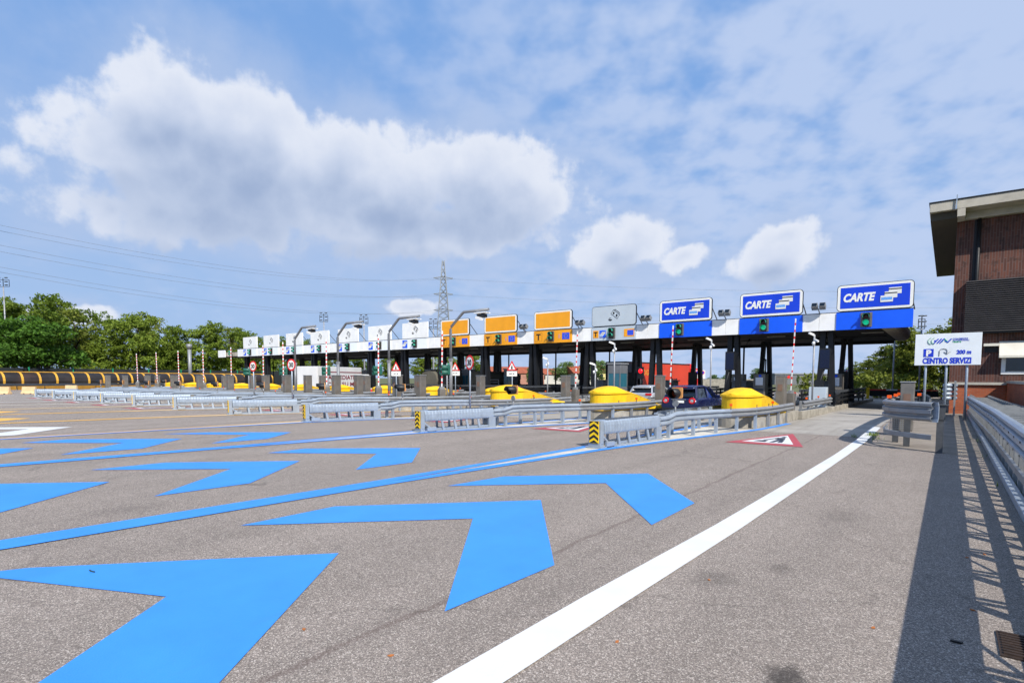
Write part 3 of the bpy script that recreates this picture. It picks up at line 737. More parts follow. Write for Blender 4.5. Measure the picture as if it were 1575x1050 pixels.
def banknote(parent, x, y, z, s, mat):
    # outlined tilted banknotes with a coin below left
    def ring_poly(c, w, h, ang, th):
        ca, sa = cos(ang), sin(ang); q = []
        pts = lambda w, h: [(c[0]+a*ca-b*sa, c[1]+a*sa+b*ca) for a, b in ((-w, -h), (w, -h), (w, h), (-w, h))]
        o, i = pts(w, h), pts(w-th, h-th); mb = MB()
        for k in range(4):
            k2 = (k+1) % 4; mb.prism([o[k], o[k2], i[k2], i[k]], (x, y-.012, z), (1, 0, 0), (0, 0, 1), (0, .006, 0))
        return mb
    a = ring_poly((.12*s, .1*s), .36*s, .2*s, radians(-38), .028*s)
    for c in ((-.02*s, .2*s), (.24*s, .0)):
        a.prism([(c[0]+.075*s*cos(t), c[1]+.1*s*sin(t)) for t in [2*pi*i/10 for i in range(10)]], (x, y-.012, z), (1, 0, 0), (0, 0, 1), (0, .006, 0))
    b = ring_poly((.16*s, .2*s), .36*s, .2*s, radians(-38), .02*s)
    a.prism([(.0*s, .42*s), (.1*s, .5*s), (.5*s, .2*s), (.46*s, .1*s), (.42*s, .12*s), (.44*s, .2*s), (.1*s, .45*s), (.03*s, .39*s)], (x, y-.012, z), (1, 0, 0), (0, 0, 1), (0, .006, 0))
    a.build('banknote_symbol', mat, parent)
    c = MB(); cc = (-.32*s, -.28*s)
    c.prism([(cc[0]+.17*s*cos(t), cc[1]+.12*s*sin(t)) for t in [pi+pi*i/10 for i in range(11)]], (x, y-.012, z), (1, 0, 0), (0, 0, 1), (0, .006, 0))
    c.prism([(cc[0]-.17*s, cc[1]+.03*s), (cc[0]-.05*s, cc[1]+.12*s), (cc[0]+.1*s, cc[1]+.1*s), (cc[0]-.1*s, cc[1]+.04*s)], (x, y-.012, z), (1, 0, 0), (0, 0, 1), (0, .006, 0))
    c.build('coin_symbol', mat, parent)
HW = 1.95
for k in range(1, 16):
    x = -3.71-5.8*(k-1)
    y = VF-.02
    if k <= 14:
        kind = 'carte' if k <= 3 else 'grey' if k == 4 else 'yellow' if k <= 7 else 'white'
        lab = {'carte': f'blue lettered CARTE lane sign with white cards, {["rightmost, at the canopy end", "middle of the three", "leftmost of the three"][min(k, 3)-1]}',
               'grey': 'pale grey lane sign with outlined banknotes and a coin, between yellow and blue signs',
               'yellow': f'blank yellow lane sign with white border, {["rightmost, beside the grey sign", "middle of the three", "leftmost, beside the white signs"][max(0, min(k-5, 2))]}',
               'white': f'white lane sign with banknote symbol, {["rightmost, beside the yellow signs", "second", "third", "fourth", "fifth", "sixth", "leftmost, at the far canopy end"][max(0, min(k-8, 6))]}'+(' of the white ones from the right' if 8 < k < 14 else '')}[kind]
        t = thing('lane_sign', lab, 'lane sign', (x, VF, 0), 0, 'lane signs above the canopy edge')
        H0, H1 = ZT+.06, 7.68; hc = (H0+H1)/2; h = H1-H0
        face, brd, pan = {'carte': (sign_blue, sign_white, panel_blue), 'grey': (grey_sign, grey_sign, grey_sign), 'yellow': (sign_yellow, sign_white, sign_yellow), 'white': (white_panel, white_panel, white_blue)}[kind]
        MB().box(-HW, HW, -.06, .08, ZB-.01, ZT-.01).build('lane_panel', pan, t, bevel=.008)
        r = .22 if kind != 'white' else .03
        if kind == 'grey': brd = grey_sign
        MB().prism(rrect(2*HW, h, r), (0, -.05, hc), (1, 0, 0), (0, 0, 1), (0, .13, 0)).build('board', sign_black if kind != 'white' else white_panel, t)
        if kind != 'white':
            b = MB().prism(rrect(2*HW-.07, h-.07, r-.03), (0, -.056, hc), (1, 0, 0), (0, 0, 1), (0, .007, 0)).build('border', brd, t)
            if kind != 'grey': MB().box(-HW+.19, HW-.19, -.064, -.057, H0+.17, H1-.17).build('face', face, t)
        MB().bar((-1.3, .1, ZT), (-1.3, .1, 7.5), .08).bar((1.3, .1, ZT), (1.3, .1, 7.5), .08).bar((1.75, .1, 7.3), (1.95, 1.2, 6.1), .05).bar((-1.75, .1, 7.3), (-1.75, 1.2, 6.1), .05).build('stay', dark_rail, t)
        if kind == 'carte':
            text('CARTE', .66, sign_white, t, (-HW+.32, -.075, hc-.22), (1, 0, 0), (0, 0, 1), 'lettering', 'LEFT', .25, .03, .008, 1.66)
            cards(t, .32, -.058, hc-.38, 1.25)
        elif kind in ('grey', 'white'):
            banknote(t, .05, -.056, hc, 1.0 if kind == 'grey' else .95, sign_black)
        if kind == 'grey':
            q = MB().box(-1.8, -1.32, -.075, -.062, ZB+.22, ZB+.8).build('toll_tag_plate', sign_yellow, t); text('T', .5, sign_black, q, (-1.56, -.085, ZB+.34), (1, 0, 0), (0, 0, 1), 'letter', 'CENTER', 0, .02)
            q = MB().box(-1.22, -.66, -.075, -.062, ZB+.22, ZB+.8).build('card_plate', panel_blue, t); cards(q, -1.2, -.076, ZB+.3, .6)
            q = MB().box(.95, 1.82, -.075, -.062, ZB+.22, ZB+.82).build('service_plate', sign_yellow, t); MB().box(1.24, 1.76, -.084, -.076, ZB+.32, ZB+.72).build('flag', eu_blue, q)
        if kind == 'yellow':
            q = MB().box(-1.84, -1.08, -.066, -.062, ZB+.15, ZB+.93).build('tag_frame', sign_black, t)
            MB().box(-1.82, -1.10, -.072, -.067, ZB+.17, ZB+.91).build('tag_field', sign_yellow, q)
            text('T', .72, sign_black, q, (-1.46, -.08, ZB+.29), (1, 0, 0), (0, 0, 1), 'letter', 'CENTER', 0, .025)
            q = MB().box(1.0, 1.72, -.075, -.062, ZB+.25, ZB+.8).build('flag', eu_blue, t)
            mb = MB()
            for i in range(12):
                a = 2*pi*i/12; mb.prism(circ(.022, 6, .16*cos(a), .16*sin(a)), (1.36, -.082, ZB+.525), (1, 0, 0), (0, 0, 1), (0, .006, 0))
            mb.build('star_ring', eu_ring, q)
            MB().prism([(.70+.1*cos(2*pi*i/14), .52+.2*sin(2*pi*i/14)) for i in range(14)], (0, -.068, ZB), (1, 0, 0), (0, 0, 1), (0, .005, 0)).build('service_mark', M('pale_pink_mark', 'd59a8a', .5) if k == 5 else bpy.data.materials['pale_pink_mark'], t)
        if kind == 'white':
            q = MB().box(-1.9, -1.15, -.075, -.062, ZB+.12, ZB+.95).build('card_plate', panel_blue, t); cards(q, -1.87, -.076, ZB+.28, .85, False)
    lx = x+(-.35 if k <= 3 else -.1 if k <= 7 else .0)
    pos = (lx+(.1 if k > 7 else 0), VF-.075, ZB+.12)
    lab = (f'two-lens lane traffic light with green lit, under the blue sign {nth(k)}' if k <= 3 else f'unlit two-lens lane traffic light under the canopy sign {nth(k)}' if k != 13 else 'two-lens lane traffic light showing red, under the second white sign from the left') if k < 15 else 'two-lens lane traffic light on the bare white canopy end'
    if k == 1: tl0.location = pos; tag(tl0, lab, group=GTL)
    else:
        q = clone(tl0, pos, 0, lab, GTL)
        if k > 3:
            for ch in q.children:
                if ch.name.startswith('green_lens') or (k == 13 and ch.name.startswith('red_lens')):
                    ch.material_slots[0].link = 'OBJECT'; ch.material_slots[0].material = lens_green_off if ch.name.startswith('green') else lens_red
# floodlights between the right-hand signs
def make_flood():
    t = thing('canopy_floodlight', '', 'floodlight')
    MB().bar((0, .1, 0), (0, -.35, .22), .05).bar((-.35, -.35, .24), (.35, -.35, .24), .05).build('bracket', galv_dull, t)
    for sx in (-1, 1):
        b = MB().bar((sx*.22, -.46, .5), (sx*.22, -.16, .3), .34, .3).build('lamp_head', galv_dull, t)
        MB().bar((sx*.22, -.475, .51), (sx*.22, -.462, .5), .28, .24).build('glass', dark_glass, b)
    return t
fl0 = make_flood()
for i in range(5):
    pos = (-6.61-5.8*i, VF-.02, ZT+.05); lab = f'twin grey floodlight on the canopy edge, {["between the two rightmost blue signs", "between the second and third blue signs", "between the grey and blue signs", "between the yellow and grey signs", "between the two right yellow signs"][i]}'
    if i == 0: fl0.location = pos; tag(fl0, lab, group='floodlights on the canopy edge')
    else: clone(fl0, pos, 0, lab, 'floodlights on the canopy edge')

# ------------------------------------------------------------------ booths, kiosks and gear under the canopy
def make_booth():
    t = thing('toll_booth', '', 'toll booth')
    MB().box(-.7, .7, -.8, 0.8, 0, 1.05).box(-.7, .7, -.8, 0.8, 2.0, 2.65).box(-.7, -.6, -.8, -.7, 1.05, 2.0).box(.6, .7, -.8, -.7, 1.05, 2.0).box(-.05, .05, -.8, -.7, 1.05, 2.0).box(.6, .7, 0.7, 0.8, 1.05, 2.0).box(-.7, -.6, 0.7, 0.8, 1.05, 2.0).build('cabin', booth_grey, t, bevel=.02)
    MB().box(-.78, .78, -.88, .88, 2.65, 2.75).build('roof', galv_dull, t)
    MB().box(-.6, -.05, -.77, -.74, 1.05, 2.0).box(.05, .6, -.77, -.74, 1.05, 2.0).build('front_window', booth_glass, t)
    MB().box(.64, .67, -.7, 0.7, 1.05, 2.0).build('side_window', booth_glass, t)
    MB().box(-.67, -.64, -.7, 0.7, 1.05, 2.0).build('side_window', booth_glass, t)
    return t
bo0 = make_booth(); bo0.scale = (.68, .68, .96)
for i, k in enumerate((3, 6, 7, 8, 9, 10, 11)):
    pos = (ctr(k, 44)+.05, 34.6 if k == 3 else 45, .33 if k == 3 else .25); lab = f'grey toll booth with blue glass on the island {nth(k)}'
    if i == 0: bo0.location = pos; tag(bo0, lab, group='toll booths under the canopy')
    else: clone(bo0, pos, 0, lab, 'toll booths under the canopy')
def make_kiosk():
    t = thing('payment_kiosk', '', 'payment machine')
    MB().box(-.4, .4, -.45, .45, 0, 2.0).build('casing', stainless, t, bevel=.03)
    MB().box(-.25, .25, -.462, -.452, 1.2, 1.75).build('screen', white_blue, t)
    MB().prism(circ(.1, 14), (.05, -.468, 1.86), (1, 0, 0), (0, 0, 1), (0, .014, 0)).build('emblem', panel_blue, t)
    MB().box(-.3, .3, -.47, -.452, .5, .95).build('slot_panel', dark_rail, t)
    return t
ki0 = make_kiosk()
for i, (x, y, z, lab) in enumerate(((-5.9, 42.6, .27, 'stainless payment machine with white notice at the right canopy end'), (-10.7, 42.9, .27, 'stainless payment machine with blue emblem between black columns'), (-12.3, 43.2, .27, 'stainless payment machine left of the black information display'))):
    if i == 0: ki0.location = (x, y, z); tag(ki0, lab, group='payment machines under the canopy')
    else: clone(ki0, (x, y, z), 0, lab, 'payment machines under the canopy')
def pole_cam(x, y, z, h, lab, black=False):
    t = thing('surveillance_camera', lab, 'camera', (x, y, z), 0, 'surveillance cameras on poles')
    m = black_plastic if black else white_panel
    MB().tube([(0, 0, 0), (0, 0, h)], .048, 8).build('pole', black_steel if black else steel_pole, t)
    MB().bar((-.04, -.05, h-.02), (-.22, -.32, h+.08), .1, .1).bar((0, 0, h-.1), (-.08, -.1, h), .05).build('camera', m, t)
    if not black:
        MB().bar((.05, -.05, h-.3), (.24, -.26, h-.4), .09, .09).build('camera', m, t)
        MB().loft([[(r*cos(2*pi*i/12), r*sin(2*pi*i/12)-.12, zz) for i in range(12)] for r, zz in ((.02, h-.38), (.09, h-.42), (.1, h-.5), (.06, h-.58), (.01, h-.6))], 0, False).build('dome', m, t)
for x, y, z, h, lab, bl in ((-6.02, 35.2, .35, 4.05, 'white pole with camera cluster in front of the rightmost black columns', False), (-11.75, 35.2, .35, 4.0, 'white pole with camera cluster left of the black information display', False), (-16.9, 32.2, .4, 3.75, 'white pole with camera cluster in front of the red trailer', False), (-23.3, 34, .35, 3.0, 'white pole with camera cluster beside the roadworks triangle sign', False), (-17.6, 31.0, .4, 2.4, 'short white pole with camera left of the red trailer', False),
                            (-11.3, 46.6, .25, 3.2, 'black pole with pointing camera right of a red-white barrier arm', True), (-13.0, 43.6, .25, 3.2, 'black pole with pointing camera behind the dark blue car', True)):
    pole_cam(x, y, z, h, lab, bl)
def display(x, y, z, lab):
    t = thing('information_display', lab, 'display', (x, y, z), 0, 'black information displays')
    MB().prism(rrect(.62, 1.3, .05), (0, 0, 2.85), (1, 0, 0), (0, 0, 1), (0, .2, 0)).build('panel', black_plastic, t)
    MB().box(-.26, .26, -.012, -.001, 2.28, 3.4).build('screen', M('dark_blue_screen', '0c1430', .15) if 'dark_blue_screen' not in bpy.data.materials else bpy.data.materials['dark_blue_screen'], t)
    MB().tube([(-.3, .1, 0), (-.3, .1, 1.2), (0, .1, 2.3)], .05, 8).build('pole', black_steel, t)
display(-6.0, 38.6, .3, 'black lane information display near the right canopy end'); display(-12.0, 39.8, .3, 'black lane information display between columns left of centre')
# cabinets behind the right-hand rail
t = thing('control_cabinet', 'pale grey control cabinet with dark top in the rightmost island', 'cabinet', (-5.95, 36.6, .3))
MB().box(-.45, .45, -.3, .3, 0, 1.15).build('casing', grey_sign, t, bevel=.02); MB().box(-.2, .25, -.2, .2, 1.15, 1.55).build('unit', black_plastic, t)
t = thing('equipment_box', 'low grey and red equipment box behind the rightmost guardrail', 'equipment box', (-7.9, 38.5, 0))
MB().box(-.8, .1, -.3, .3, 0, 1.1).build('casing', galv_dull, t, bevel=.02); MB().box(.104, .35, -.28, .28, 0, 1.08).build('red_end', red_paint, t, bevel=.02)
GLR = 'dark lane rails under the canopy'
for k in range(1, 9):
    t = thing('lane_rail', f'dark steel lane rails between the canopy columns on the island {nth(k)}', 'guardrail', (ctr(k, 40), 38.3, .2), 0, GLR)
    for sx in (-1, 1):
        for z in (.35, .62, .89): MB().box(sx*.98-.04, sx*.98+.04, 0, 15, z, z+.16).build('bar', dark_rail if z > .8 else black_steel, t)
        for y in (.3, 3, 6, 9, 12, 14.7): MB().box(sx*.9-.06, sx*.9+.03, y-.06, y+.06, 0, 1.0).build('post', black_steel, t)
    if k < 5:
        MB().box(-.5, .5, 4.2, 6.2, 0, 1.5).box(-.6, .6, 4.1, 6.3, 1.505, 1.6).build('equipment_cabinet', booth_grey, t); MB().box(-.3, .3, 10.5, 11.1, 0, 2.3).build('rear_cabinet', black_plastic, t)
# low red-white bar and rail at the far end of the rightmost lane
t = thing('lane_closure', 'red and white bar with dark mesh skirt closing the far rightmost lane', 'lane barrier', (-3.2, 58, 0))
mb = MB()
for i in range(12): mb.box(-2.2+i*.4, -1.8+i*.4, -.04, .04, .95, 1.06, 0 if i in (3, 4, 8) else 1)
mb.build('bar', [white_paint, red_paint], t); MB().box(-2.2, 2.6, .0, .03, .45, .94).build('skirt', mesh_dark, t); MB().box(-2.45, -2.25, -.15, .15, 0, 1.2).build('post', chev_yellow, t)

# right lane terminal (three-wave nose) and right barrier
t = thing('guardrail_terminal', 'rounded three-wave guardrail end on posts beside the white edge line', 'guardrail', (-.2, 18.2, 0))
ox, oy = -.2, 18.2
path = [(-.28, 18.05), (-.62, 18.3), (-1.0, 18.72), (-1.26, 19.12), (-1.42, 19.6), (-1.47, 20.2), (-1.5, 22), (-1.52, 26), (-1.5, 30), (-1.3, 34)]
mb = MB(); sweep(mb, [(x-ox, y-oy, .81) for x, y in path], W3, -1); r = mb.build('beam', galv_dull, t)
mb = MB(); sweep(mb, [(x-ox, y-oy, .33) for x, y in path[:7]], [(0, 0), (.03, .01), (.03, .13), (0, .14)], -1); mb.build('rub_rail', galv_dull, t)
mb = MB(); sweep(mb, [(-.36-ox, 18.1-oy, .80), (-.2-ox, 17.98-oy, .80)], [(.05, 0), (.08, .1), (.08, .4), (.05, .52)], -1, 0, .02); mb.build('end_sleeve', galv_new, t)
for x, y in ((-.12, 18.18), (-.87, 19.35), (-1.2, 20.4), (-1.3, 23.4), (-1.35, 26.4), (-1.3, 29.5)):
    MB().box(x-ox-.075, x-ox+.075, y-oy-.06, y-oy-.045, 0, .86).box(x-ox-.075, x-ox+.075, y-oy+.045, y-oy+.06, 0, .86).box(x-ox-.03, x-ox+.03, y-oy-.045, y-oy+.045, 0, .86).add([(x-ox-.07, y-oy-.06, .84), (x-ox+.07, y-oy-.06, .84), (x-ox+.12, y-oy-.06, 1.24), (x-ox-.12, y-oy-.06, 1.24), (x-ox-.07, y-oy+.06, .84), (x-ox+.07, y-oy+.06, .84), (x-ox+.12, y-oy+.06, 1.24), (x-ox-.12, y-oy+.06, 1.24)], [(3, 2, 1, 0), (4, 5, 6, 7), (0, 1, 5, 4), (1, 2, 6, 5), (2, 3, 7, 6), (3, 0, 4, 7)]).box(x-ox-.16, x-ox+.16, y-oy-.1, y-oy+.1, 1.241, 1.27).build('post', post_steel, t)
mb = MB()
for p in ((-.95, 19.3), (-.75, 19.0)): pass
for i in range(9): mb.box(-1.3-ox+i*.05, -1.285-ox+i*.05, 19.6-oy, 19.61-oy, .42, .78)
for j in range(6): mb.box(-1.3-ox, -.89-ox, 19.59-oy, 19.6-oy, .43+j*.06, .445+j*.06)
mb.build('wire_grille', galv_dull, t)
for x, y in ((-1.33, 19.5), (-1.3, 21.5), (-1.32, 23.5), (-.75, 23.2)):
    MB().box(x-ox-.012, x-ox+.012, y-oy-.01, y-oy+.01, 1.3, 1.38).box(x-ox-.055, x-ox+.055, y-oy-.03, y-oy+.03, 1.36, 1.45, 1).build('reflector', [dark_rail, orange_refl], t)
clone(pil0, (-1.06, 22.9, .18), 0, 'grey stainless pillar standing behind the rounded three-wave guardrail end', GP)

t = thing('side_barrier', 'long three-wave steel side barrier with rear beam along the right road edge', 'guardrail', (.95, 18, 0))
ox, oy = .95, 18.
pp = lambda dx, z: [(.95+dx-ox, y-oy, z-d) for y, d in ((-6, 0), (2, 0), (10, 0), (18, 0))]+[(.9+dx-ox, 28-oy, z-.06), (.86+dx-ox, 38-oy, z-.12)]
mb = MB(); sweep(mb, pp(0, .73), [(a_, b_*.88) for a_, b_ in W3], -1); mb.build('beam', galv, t)
mb = MB(); sweep(mb, pp(.95, .62), W3, 1); mb.build('rear_beam', galv_dull, t)
mb = MB(); sweep(mb, pp(-.0, .36), [(0, 0), (.03, .01), (.03, .12), (0, .13)], -1); mb.build('rub_rail', galv_dull, t)
y = -5.0; i = 0
while y < 38:
    xx = .95 if y < 18 else .95-.0045*(y-18)
    MB().box(xx+.05-ox, xx+.14-ox, y-oy-.06, y-oy+.06, -.03, 1.12).build('post', galv_dull, t); MB().box(xx+.78-ox, xx+.87-ox, y-oy-.06, y-oy+.06, -.03, 1.1).build('post', galv_dull, t)
    mb = MB(); mb.box(xx+.12-ox, xx+.8-ox, y-oy-.09, y-oy-.02, 1.08-(.12 if y > 24 else 0), 1.11-(.12 if y > 24 else 0)); mb.build('spacer', M('pale_spacer_plate', '8a8c8c', .6) if i == 0 else bpy.data.materials['pale_spacer_plate'], t)
    if i % 2 == 0:
        mb = MB(); mb.bar((xx+.08-ox, y-oy, .25), (xx+.1-ox, y-oy+.75, .95), .03); mb.build('brace', galv_dull, t)
    for s in (.9,):
        MB().box(xx+.12-ox, xx+.82-ox, y-oy+.06, y-oy+.12, 1.03-(.12 if y > 24 else 0), 1.06-(.12 if y > 24 else 0)).build('spacer', bpy.data.materials['pale_spacer_plate'], t)
    y += .9 if y > 4 else 1.5; i += 1
mb = MB()
for q in range(34):
    y = 2+q*1.0; mb.box(-.088, -.08, y-oy, y-oy+.05, .97, 1.0); mb.box(-.088, -.08, y-oy, y-oy+.05, .77, .80)
mb.build('slot', black_plastic, t)
MB().box(-.10, -.02, 38.0-oy, 38.04-oy, .98, 1.12).build('reflector', orange_refl, t)
# steel kerb and gravel strip
kerb = MB().box(.86, .98, -8, 40, 0, .13).build('kerb', galv, bevel=.015); tag(kerb, kind='structure')
flat('gravel_strip', [[(.985, -8), (2.6, -8), (2.6, 40), (.985, 40)]], .006, M('dark_gravel', '4a463c', .95, 0, .5, 25., '3c4a22', .7, .6))
mb = MB()
for i in range(36):
    y = 4+i*.9
    for j in range(6):
        for q in range(3): mb.box(1.05+j*.14+.04*q, 1.12+j*.14+.04*q, y+.12*q, y+.07+.12*q, .01, .03+.01*q)
gr = mb.build('drain_grating', galv_dull); tag(gr, 'perforated steel drain grating strip in gravel behind the side barrier', 'grating')
# grass tufts by the pavement edges
mb = MB()
for (cx_, cy_, n_, sp) in ((-1.95, 22.3, 120, .16), (-1.75, 21.0, 40, .2), (1.25, 8.2, 160, .22), (1.3, 11, 160, .3), (1.2, 13.4, 140, .25), (1.3, 17.5, 140, .4), (1.2, 22, 120, .4), (-2.35, 21.3, 26, .1)):
    for i in range(n_):
        x, y = cx_+random.gauss(0, sp*.5), cy_+random.gauss(0, sp*1.3); a = random.uniform(0, 2*pi); h = random.uniform(.05, .16); w = .008
        mb.add([(x-w*cos(a), y-w*sin(a), .0), (x+w*cos(a), y+w*sin(a), .0), (x+.05*sin(a), y+.05*cos(a), h)], [(0, 1, 2)])
tag(mb.build('grass', grass_m), kind='stuff')
# small things on the asphalt
t = thing('drain_grate', 'rusty dark drain grate set in the asphalt at lower right', 'drain grate', (.56, 5.25, 0))
MB().box(-.2, .32, -.24, .24, .004, .012).build('frame', M('rusty_iron', '3a2c24', .8, .2, .25, 20.), t)
mb = MB()
for i in range(9): mb.box(-.18, .3, -.21+i*.05, -.185+i*.05, .012, .024)
mb.build('bars', bpy.data.materials['rusty_iron'], t)
x, y, _ = (lambda r: (r[0]*(-EYE/r[2]), r[1]*(-EYE/r[2]), 0))(ray(1473, 983))
o = MB().prism([(-.035, -.012), (.03, -.015), (.04, .008), (-.03, .014)], (x, y, .004), (1, 0, 0), (0, 1, 0), (0, 0, .012)).build('litter', black_plastic); tag(o, 'small black rubber scrap lying on the shaded asphalt', 'litter')
x, y, _ = (lambda r: (r[0]*(-EYE/r[2]), r[1]*(-EYE/r[2]), 0))(ray(143, 884))
o = MB().prism([(-.05, -.005), (0, -.012), (.06, .0), (.05, .008), (0, .0), (-.05, .004)], (x, y, .010), (1, .1, 0), (-.1, 1, 0), (0, 0, .01)).build('leaf', M('dry_dark_leaf', '2a4a50', .8)); tag(o, 'small dark curled leaf on the largest blue arrow', 'leaf')
leafm = M('orange_leaf', 'b06a34', .8)
lit = MB()
for px, py in ((952, 986), (1346, 962), (1498, 934), (1516, 848), (1488, 853), (1092, 890), (604, 1010), (470, 970)):
    r = ray(px, py); x, y = r[0]*(-EYE/r[2]), r[1]*(-EYE/r[2]); a = random.uniform(0, 6)
    lit.prism([(-.02, -.008), (.0, -.014), (.025, .0), (0, .012)], (x, y, .004), (cos(a), sin(a), 0), (-sin(a), cos(a), 0), (0, 0, .006))
tag(lit.build('fallen_leaves', leafm), kind='stuff')

# ------------------------------------------------------------------ direction board
t = thing('direction_board', 'white CENTRO SERVIZI direction board on three steel posts', 'sign', (-.1, 33.5, 0))
ox = -.1
for x in (-.89, -.10, .66): MB().tube([(x-ox, .08, 0), (x-ox, .08, 4.0)], .055, 10).build('post', galv_new, t)
bd = MB().box(-1.34-ox, 1.14-ox, -.05, .0, 2.59, 4.08).build('board', M('board_white', 'dfe5ea', .35, 0, .03, 2.), t, bevel=.01)
X0 = -1.34-ox; yb = -.056
U, Vv = (1, 0, 0), (0, 0, 1)
text('CENTRO SERVIZI', .36, logo_blue, bd, (X0+.32, yb, 2.68), U, Vv, 'lettering', 'LEFT', 0, .018, .006, 1.82)
text('200 m', .25, logo_blue, bd, (X0+1.58, yb, 3.11), U, Vv, 'lettering', 'LEFT', .1, .014, .006, .55)
q = MB().box(X0+.34, X0+.73, yb-.004, yb+.004, 2.99, 3.37).build('parking_square', logo_blue, bd)
text('P', .38, sign_white, q, (X0+.535, yb-.010, 3.045), U, Vv, 'letter', 'CENTER', 0, .02)
mb = MB(); a = [(X0+.95, 3.02), (X0+.95, 3.28), (X0+.99, 3.34), (X0+1.05, 3.36), (X0+1.14, 3.36), (X0+1.2, 3.34), (X0+1.24, 3.28), (X0+1.24, 3.14)]
for i in range(len(a)-1): mb.bar((a[i][0], yb, a[i][1]), (a[i+1][0], yb, a[i+1][1]), .008, .045, up=(0, 1, 0))
mb.bar((X0+1.12, yb-.001, 3.22), (X0+1.25, yb-.001, 3.10), .008, .04, up=(0, 1, 0)).bar((X0+1.36, yb-.002, 3.22), (X0+1.23, yb-.002, 3.10), .008, .04, up=(0, 1, 0))
mb.build('turn_arrow', sign_black, bd)
mb = MB()
for c, rr in ((X0+.66, .16), (X0+.78, .15)):
    A_ = [radians(d) for d in range(105, 256, 15)]
    for i in range(len(A_)-1): mb.bar((c+rr*cos(A_[i]), yb, 3.74+rr*sin(A_[i])), (c+rr*cos(A_[i+1]), yb, 3.74+rr*sin(A_[i+1])), .006, .05, up=(0, 1, 0))
mb.bar((X0+1.1, yb-.001, 3.84), (X0+1.26, yb-.001, 3.64), .006, .05).bar((X0+1.02, yb-.001, 3.68), (X0+1.1, yb-.001, 3.84), .006, .04); mb.build('logo_green_part', logo_green, bd)
mb = MB()
for x in (.72, .84, .94): mb.bar((X0+x, yb-.004, 3.62), (X0+x+.17, yb-.004, 3.84), .006, .05)
mb.bar((X0+1.24, yb-.004, 3.66), (X0+1.38, yb-.004, 3.83), .006, .05).bar((X0+1.13, yb-.005, 3.74), (X0+1.25, yb-.005, 3.65), .006, .04).prism(circ(.035, 10), (X0+.76, yb-.004, 3.75), U, Vv, (0, .004, 0)); mb.build('logo_blue_part', logo_blue, bd)
for i, (s_, c_) in enumerate((('CONCESSIONI', logo_blue), ('AUTOSTRADALI', logo_blue), ('VENETE', logo_green))):
    text(s_, .085, c_, bd, (X0+1.42, yb, 3.79-.075*i), U, Vv, 'small_lettering', 'LEFT', 0, .002, .004, (.55, .6, .32)[i])

# ------------------------------------------------------------------ brick service building
bl = thing('brick_building', 'dark brick service building with concrete roof slab and black louvre', 'building', (.03, 40, 0))
bx = .03; W = 16.
mk = lambda mb, n, m, p=bl, **k: mb.build(n, m, p, **k)
mk(MB().box(0, W, 0, 19, 1.77, 10.62), 'wall', brick_dark)
mk(MB().box(.05, 2.42, .05, 1.0, 0, 1.62), 'base_wall', brick_orange); mk(MB().box(.2, W, 1.0, 18.8, 0, 1.76), 'base_wall', brick_orange)
mk(MB().box(-.04, 2.44, -.06, .6, 1.625, 1.765), 'coping', concrete_pale)
rf = mk(MB().box(-1.22, W+1, -1.4, 20.5, 11.02, 11.5), 'roof', concrete_pale, bevel=.02)
mk(MB().box(-1.26, W+1, -1.44, 20.5, 11.505, 11.56), 'roof_edging', black_steel, rf)
mk(MB().box(-1.17, .0, -1.1, 20, 10.62, 11.015), 'eave_box', M('dark_eave', '4a4438', .8), rf); mk(MB().box(.0, W, -.35, 20, 10.64, 11.012), 'eave_beam', concrete_pale, rf)
mk(MB().box(-.02, .32, -1.395, -.0, 10.62, 11.018), 'roof_bracket', concrete_pale, rf)
mk(MB().tube([(.95, -.1, 4.0), (.95, -.1, 10.9)], .09, 10).box(.75, .9, -.03, 0, 7.2, 10.62), 'downpipe', black_steel)
mk(MB().box(-.12, -.04, -1.5, -1.44, 11.0, 11.2).bar((-.08, -1.47, 11.1), (-.06, -1.47, 11.75), .05), 'aerial', galv_new)
lv = mk(MB().box(.55, W-.5, -.42, 0, 4.42, 7.28), 'louvre', louvre_m)
mb = MB()
for i in range(25):
    z = 4.5+i*.112; mb.add([(.52, -.44, z), (W-.5, -.44, z), (W-.5, -.5, z+.03), (.52, -.5, z+.03), (W-.5, -.42, z+.085), (.52, -.42, z+.085)], [(0, 1, 2, 3), (3, 2, 4, 5), (0, 3, 5), (1, 4, 2)])
mk(mb, 'slats', M('louvre_slat_metal', '4e4c4e', .5, .2, .1, 2.), lv)
w1 = mk(MB().box(2.18, 3.8, -.05, .02, 2.2, 3.25), 'window', pvc_white); mk(MB().box(2.36, 3.62, -.062, -.051, 2.36, 3.1), 'pane', dark_glass, w1)
mk(MB().add([(2.05, -.02, 3.97), (5.2, -.02, 3.97), (5.2, -.55, 3.2), (2.05, -.55, 3.2), (2.05, -.02, 3.2), (5.2, -.02, 3.2), (2.05, -.55, 3.08), (5.2, -.55, 3.08), (2.05, -.02, 3.08), (5.2, -.02, 3.08)], [(0, 1, 2, 3), (3, 2, 7, 6), (0, 3, 6, 8), (1, 9, 7, 2), (0, 8, 9, 1), (6, 7, 9, 8)]), 'awning', awning_m)
v1 = mk(MB().box(1.46, 2.0, -.04, .02, 3.4, 3.72), 'vent', black_plastic); mk(MB().box(1.4, 2.06, -.36, -.0, 3.72, 3.86), 'vent_hood', awning_m, v1)
wg = thing('wing_wall', 'orange brick garden wall with pale coping running from the building towards the road', 'wall', (2.5, 34, 0))
MB().box(0, .3, -12, 5.98, 0, 1.72).build('wall', brick_orange, wg); MB().box(-.06, .36, -12, 5.95, 1.722, 1.84).build('coping', concrete_pale, wg)
